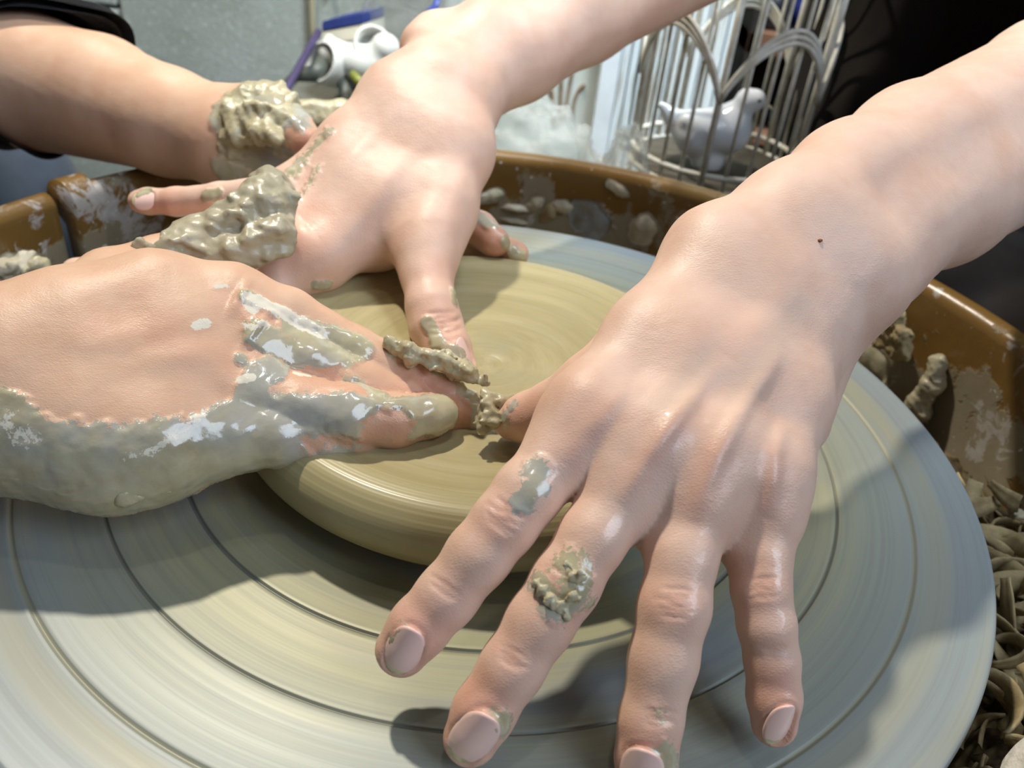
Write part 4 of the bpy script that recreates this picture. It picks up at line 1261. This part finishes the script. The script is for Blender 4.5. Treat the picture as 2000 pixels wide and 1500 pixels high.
bd = Body(); bc = np.array([cxy[0] - 9, cxy[1] - 6, cz + 15])
def o3(x, y, z): return bc + np.array([x, y, z])
bd.seg(o3(-8, 0, -2), o3(14, 0, 2), 16, 17, 6); bd.seg(o3(12, 0, 4), o3(22, -2, 22), 13, 7.5, 8); bd.seg(o3(23, -2, 25), o3(27, -3, 26), 9.0, 8.0, 3)
bd.seg(o3(-10, 0, -2), o3(-28, 2, 6), 13, 6, 8); bd.seg(o3(-26, 2, 6), o3(-36, 3, 13), 6, 3, 4); bd.seg(o3(0, -9, 4), o3(-18, -8, 8), 10, 5, 4)
bd.seg(o3(0, 0, -12), o3(4, 0, -20), 10, 13, 6)
Vb, Qb = bd.mesh(1.0)
bird = thing('ceramic_bird', 'glossy white ceramic bird sitting inside the birdcage', 'figurine')
GLZ = plain('white_glaze', lin(236, 240, 244), .12, c2=lin(220, 228, 240), ns=20)
bb = obj('bird_body', fast_mesh('bird_body', Vb, Qb), GLZ, bird)
bk = Body(); bk.seg(o3(32, -4, 25), o3(41, -5, 22), 2.6, .7, 1); Vk, Qk = bk.mesh(.5)
obj('beak', fast_mesh('beak', Vk, Qk), plain('beak_glaze', lin(196, 186, 160), .2), bird)
for sgn in (-1,):
    e_ = Body(); q_ = o3(29, -10.6, 28); e_.seg(q_, q_ + np.array([.1, 0, 0]), 1.2, 1.2, 1); Ve, Qe = e_.mesh(.3)
    obj('eye', fast_mesh('eye', Ve, Qe), JB, bird)
# hanging wire with a grey tassel left of the cage
tas = thing('wire_tassel', 'thin grey wire ending in a grey clump left of the birdcage', 'ornament')
obj('wire', tube('wire', [ATY(1268, -30, 560), ATY(1258, 60, 560), ATY(1240, 160, 560), ATY(1228, 245, 560)], 1.0, 8), plain('grey_wire', lin(92, 100, 98), .5), tas)
tb = Body(); q_ = ATY(1226, 262, 560); tb.seg(q_, q_ + np.array([0, 0, -8]), 4, 7, 3); tb.noise = lambda P: 1.2 * fbm(P, 7, 3, 1); Vt, Qt = tb.mesh(.8)
obj('clump', fast_mesh('clump', Vt, Qt), plain('grey_fluff', lin(128, 130, 118), .9, bump=.8), tas)

# plastic bag
def bag_mat():
    t = NT('clear_plastic')
    t.set('Base Color', (.82, .86, .84, 1)); t.set('Roughness', .16); t.set('Transmission Weight', .55); t.set('IOR', 1.15)
    t.set('Alpha', .38); t.set('Specular IOR Level', 1.0); t.bump(t.noise(45, 4, .6, None, 1.0), .7, .004)
    return t.m


BAG = bag_mat()


def bag(name, c, s, seed, label, grp=None, zmin=None):
    n, m_ = 40, 60; vs = []; r_ = np.random.RandomState(seed)
    D_ = []
    for i in range(n + 1):
        for j in range(m_):
            th = PI * i / n; ph = 2 * PI * j / m_
            D_.append((math.sin(th) * math.cos(ph), math.sin(th) * math.sin(ph), math.cos(th)))
    D_ = np.array(D_)
    f_ = 1 + .10 * np.abs(fbm(D_, 1.3, 3, seed)) - .05 + .05 * fbm(D_, .35, 2, seed + 1)
    V = D_ * f_[:, None] * np.array(s) + np.array(c)
    V[:, 2] = np.maximum(V[:, 2], BZ + .6 if zmin is None else zmin)
    fs = [(i * m_ + j, (i + 1) * m_ + j, (i + 1) * m_ + (j + 1) % m_, i * m_ + (j + 1) % m_) for i in range(n) for j in range(m_)]
    return tag(obj(name, mesh(name, V, fs), BAG), label, 'plastic bag', grp)


cb = W(1040, 275, 690)
bag('plastic_bag', (cb[0], cb[1], cb[2] - 52), (62, 46, 86), 1, 'crumpled clear plastic bag on the bench right of the middle wrist')
cb = W(1210, 330, 600)
bag('plastic_bag', (cb[0] + 4, cb[1] + 10, cb[2] - 88), (30, 22, 110), 4, 'small clear plastic bag lying between the larger bag and the cage')
cb = W(800, 40, 820)
bag('plastic_bag', (cb[0] + 10, cb[1] + 10, cb[2] - 60), (62, 30, 140), 3, 'clear plastic bag with blue print standing behind the middle forearm', None, -79.4)
BLUE = plain('cobalt_plastic', lin(28, 62, 150), .4); BLUED = plain('navy_foam', lin(22, 44, 110), .8, bump=.5)
pr_b = thing('blue_ribbon', 'blue plastic ribbon on the bag behind the middle forearm', 'ribbon')
obj('band', tube('band', [W(858, -10, 775), W(850, 12, 775), W(838, 22, 775), W(826, 30, 775)], [3, 3.4, 3, 1.2], 8, .4), BLUE, pr_b)

# cords down the wall
CORD = plain('cream_cord', lin(176, 168, 138), .7)
for (x, lb) in ((607, 'cream cord hanging down the wall, left of two'), (646, 'cream cord hanging down the wall, right of two')):
    a_ = ATY(x, -60, WALLY - 16); 
    me = tube('wall_cord', [(a_[0], a_[1], 400), (a_[0] + .6, a_[1], 200), (a_[0], a_[1], -60 if x < 620 else 0), (a_[0], a_[1], -300 if x < 620 else -20)], 4.0, 10)
    tag(obj('wall_cord', me, CORD), lb, 'cord', 'cords on the back wall')

# purple stick leaning on the tool pot
sa_, sb_ = W(622, 62, 790), W(524, 240, 690)
st = tube('purple_stick', [sa_, (sa_ + sb_) / 2, sb_, sb_ + (sb_ - sa_) * ((BZ + 3.5 - sb_[2]) / (sb_[2] - sa_[2]))], 3.4, 10)
tag(obj('purple_stick', st, plain('purple_lacquer', lin(66, 54, 92), .4)), 'slim dark purple stick leaning left of the white fitting', 'stick')
# sponge block: navy scourer over cream sponge
spg = thing('scouring_block', 'rectangular block, blue pad over cream foam, above the white fitting', 'sponge')
e0 = W(628, 60, 830); e1 = W(708, 45, 800); e2 = W(752, 30, 850)
def slab(nm, a, b, c, t0, t1, mat, par, bev=1.2):
    u = b - a; v = c - b; z_ = AU
    vs = []
    for zz in (t0, t1):
        for q in (a, b, c, a + v): vs.append(q + z_ * zz)
    import bmesh
    me = mesh(nm, vs, [(3, 2, 1, 0), (4, 5, 6, 7), (0, 1, 5, 4), (1, 2, 6, 5), (2, 3, 7, 6), (3, 0, 4, 7)], False)
    bm = bmesh.new(); bm.from_mesh(me); bmesh.ops.recalc_face_normals(bm, faces=bm.faces); bmesh.ops.bevel(bm, geom=bm.edges[:], offset=bev * MM, segments=2, affect='EDGES'); bm.to_mesh(me); bm.free()
    return obj(nm, me, mat, par)
slab('scour_pad', e0, e1, e2, -1, 9, BLUED, spg); slab('foam', e0, e1, e2, -15, -1.2, plain('cream_foam', lin(206, 202, 184), .9, bump=.6, bs=300), spg)
tz = min(e0[2], e2[2]) - 15.3
obj('stem', tube('stem', [((e0 + e2) / 2)[:2].tolist() + [tz], ((e0 + e2) / 2)[:2].tolist() + [tz - 46]], 6, 12), plain('smoky_plastic', lin(130, 140, 146), .3), spg)
# white pipe fitting with hoses
fit_ = thing('pipe_fitting', 'white plastic pipe fitting with two open mouths and a grey hose', 'fitting')
WP = plain('white_plastic', lin(214, 214, 206), .35)
f0 = W(690, 122, 790)
fb = Body(); rX = AR * np.array([1, 1, 1]); uX = AU
def fp(x, y, d=0): return f0 + rX * x + uX * y - AW * d
fb.seg(fp(-20, 8), fp(6, -2), 13, 16, 8); fb.seg(fp(6, 0), fp(26, -8), 15, 12, 8); fb.seg(fp(-18, 12), fp(-22, 22), 9, 4, 6); fb.seg(fp(14, -2), fp(30, 10, 6), 10, 14, 6)
Vf, Qf = fb.mesh(1.3)
obj('fitting_body', fast_mesh('fitting_body', Vf, Qf), WP, fit_)


def mouth(nm, c, ax_, r0, L, mat):
    ax_ = ax_ / np.linalg.norm(ax_); u = np.cross(ax_, AU); u /= np.linalg.norm(u); v = np.cross(ax_, u); vs = []; n = 36
    prof_ = [(r0 * .9, -L), (r0, -L * .3), (r0, 0), (r0 - 1.5, 1), (r0 - 3, 0), (r0 - 3.4, -L * .8), (0.01, -L * .85)]
    for r_, h_ in prof_:
        for j in range(n):
            a_ = 2 * PI * j / n; vs.append(c + ax_ * h_ + u * r_ * math.cos(a_) + v * r_ * math.sin(a_))
    fs = [(i * n + j, i * n + (j + 1) % n, (i + 1) * n + (j + 1) % n, (i + 1) * n + j) for i in range(len(prof_) - 1) for j in range(n)]
    return obj(nm, mesh(nm, vs, fs), mat, fit_)


mouth('pipe_mouth', fp(-28, -4, 12), -AW - AR * .6, 19, 22, WP)
mouth('pipe_mouth', fp(20, 12, 14), -AW + AR * .2, 17, 20, WP)
HOSE = plain('grey_hose', lin(78, 82, 74), .5)
obj('hose', tube('hose', [fp(-28, -4, 0), fp(-34, -14, 10), fp(-52, -16, 8), fp(-74, -34, 0), fp(-90, -60, 0)], [12, 8, 5, 5, 5], 14), HOSE, fit_)
obj('hose', tube('hose', [fp(-10, -14, 0), fp(-6, -34, 0), fp(2, -52, 0)], 6, 12), HOSE, fit_)
obj('hook', tube('hook', [fp(2, -16, 18), fp(8, -24, 20), fp(16, -30, 20), fp(20, -31, 20)], [3, 5, 5, 2], 10), plain('olive_plastic', lin(120, 124, 44), .4), fit_)
ob = thing('orange_tool', 'small orange-handled tool on the bench beside the middle wrist', 'tool')
q0 = ATZ(684, 184, -75.5)
obj('handle', tube('handle', [q0, q0 + AR * 12 + AU * 2, q0 + AR * 26 + AU * 5], [3, 4.2, 3], 12), plain('orange_plastic', lin(190, 92, 40), .4), ob)
obj('blade', tube('blade', [q0 + AR * 26 + AU * 5, q0 + AR * 44 + AU * 6], 1.4, 8, .4), plain('steel', lin(170, 172, 172), .3, .9), ob)
cup = thing('glass_cup', 'pale translucent cup with light blue tint beside the middle wrist', 'cup')
q1 = ATZ(712, 150, -61.5)
obj('cup_body', lathe('cup_body', [(0, 0), (11, 0), (13, 2), (15, 30), (14, 30), (12, 3), (0, 2)], 32, centre=(q1[0], q1[1], q1[2] - 18)), plain('pale_blue_plastic', lin(190, 204, 214), .3), cup)
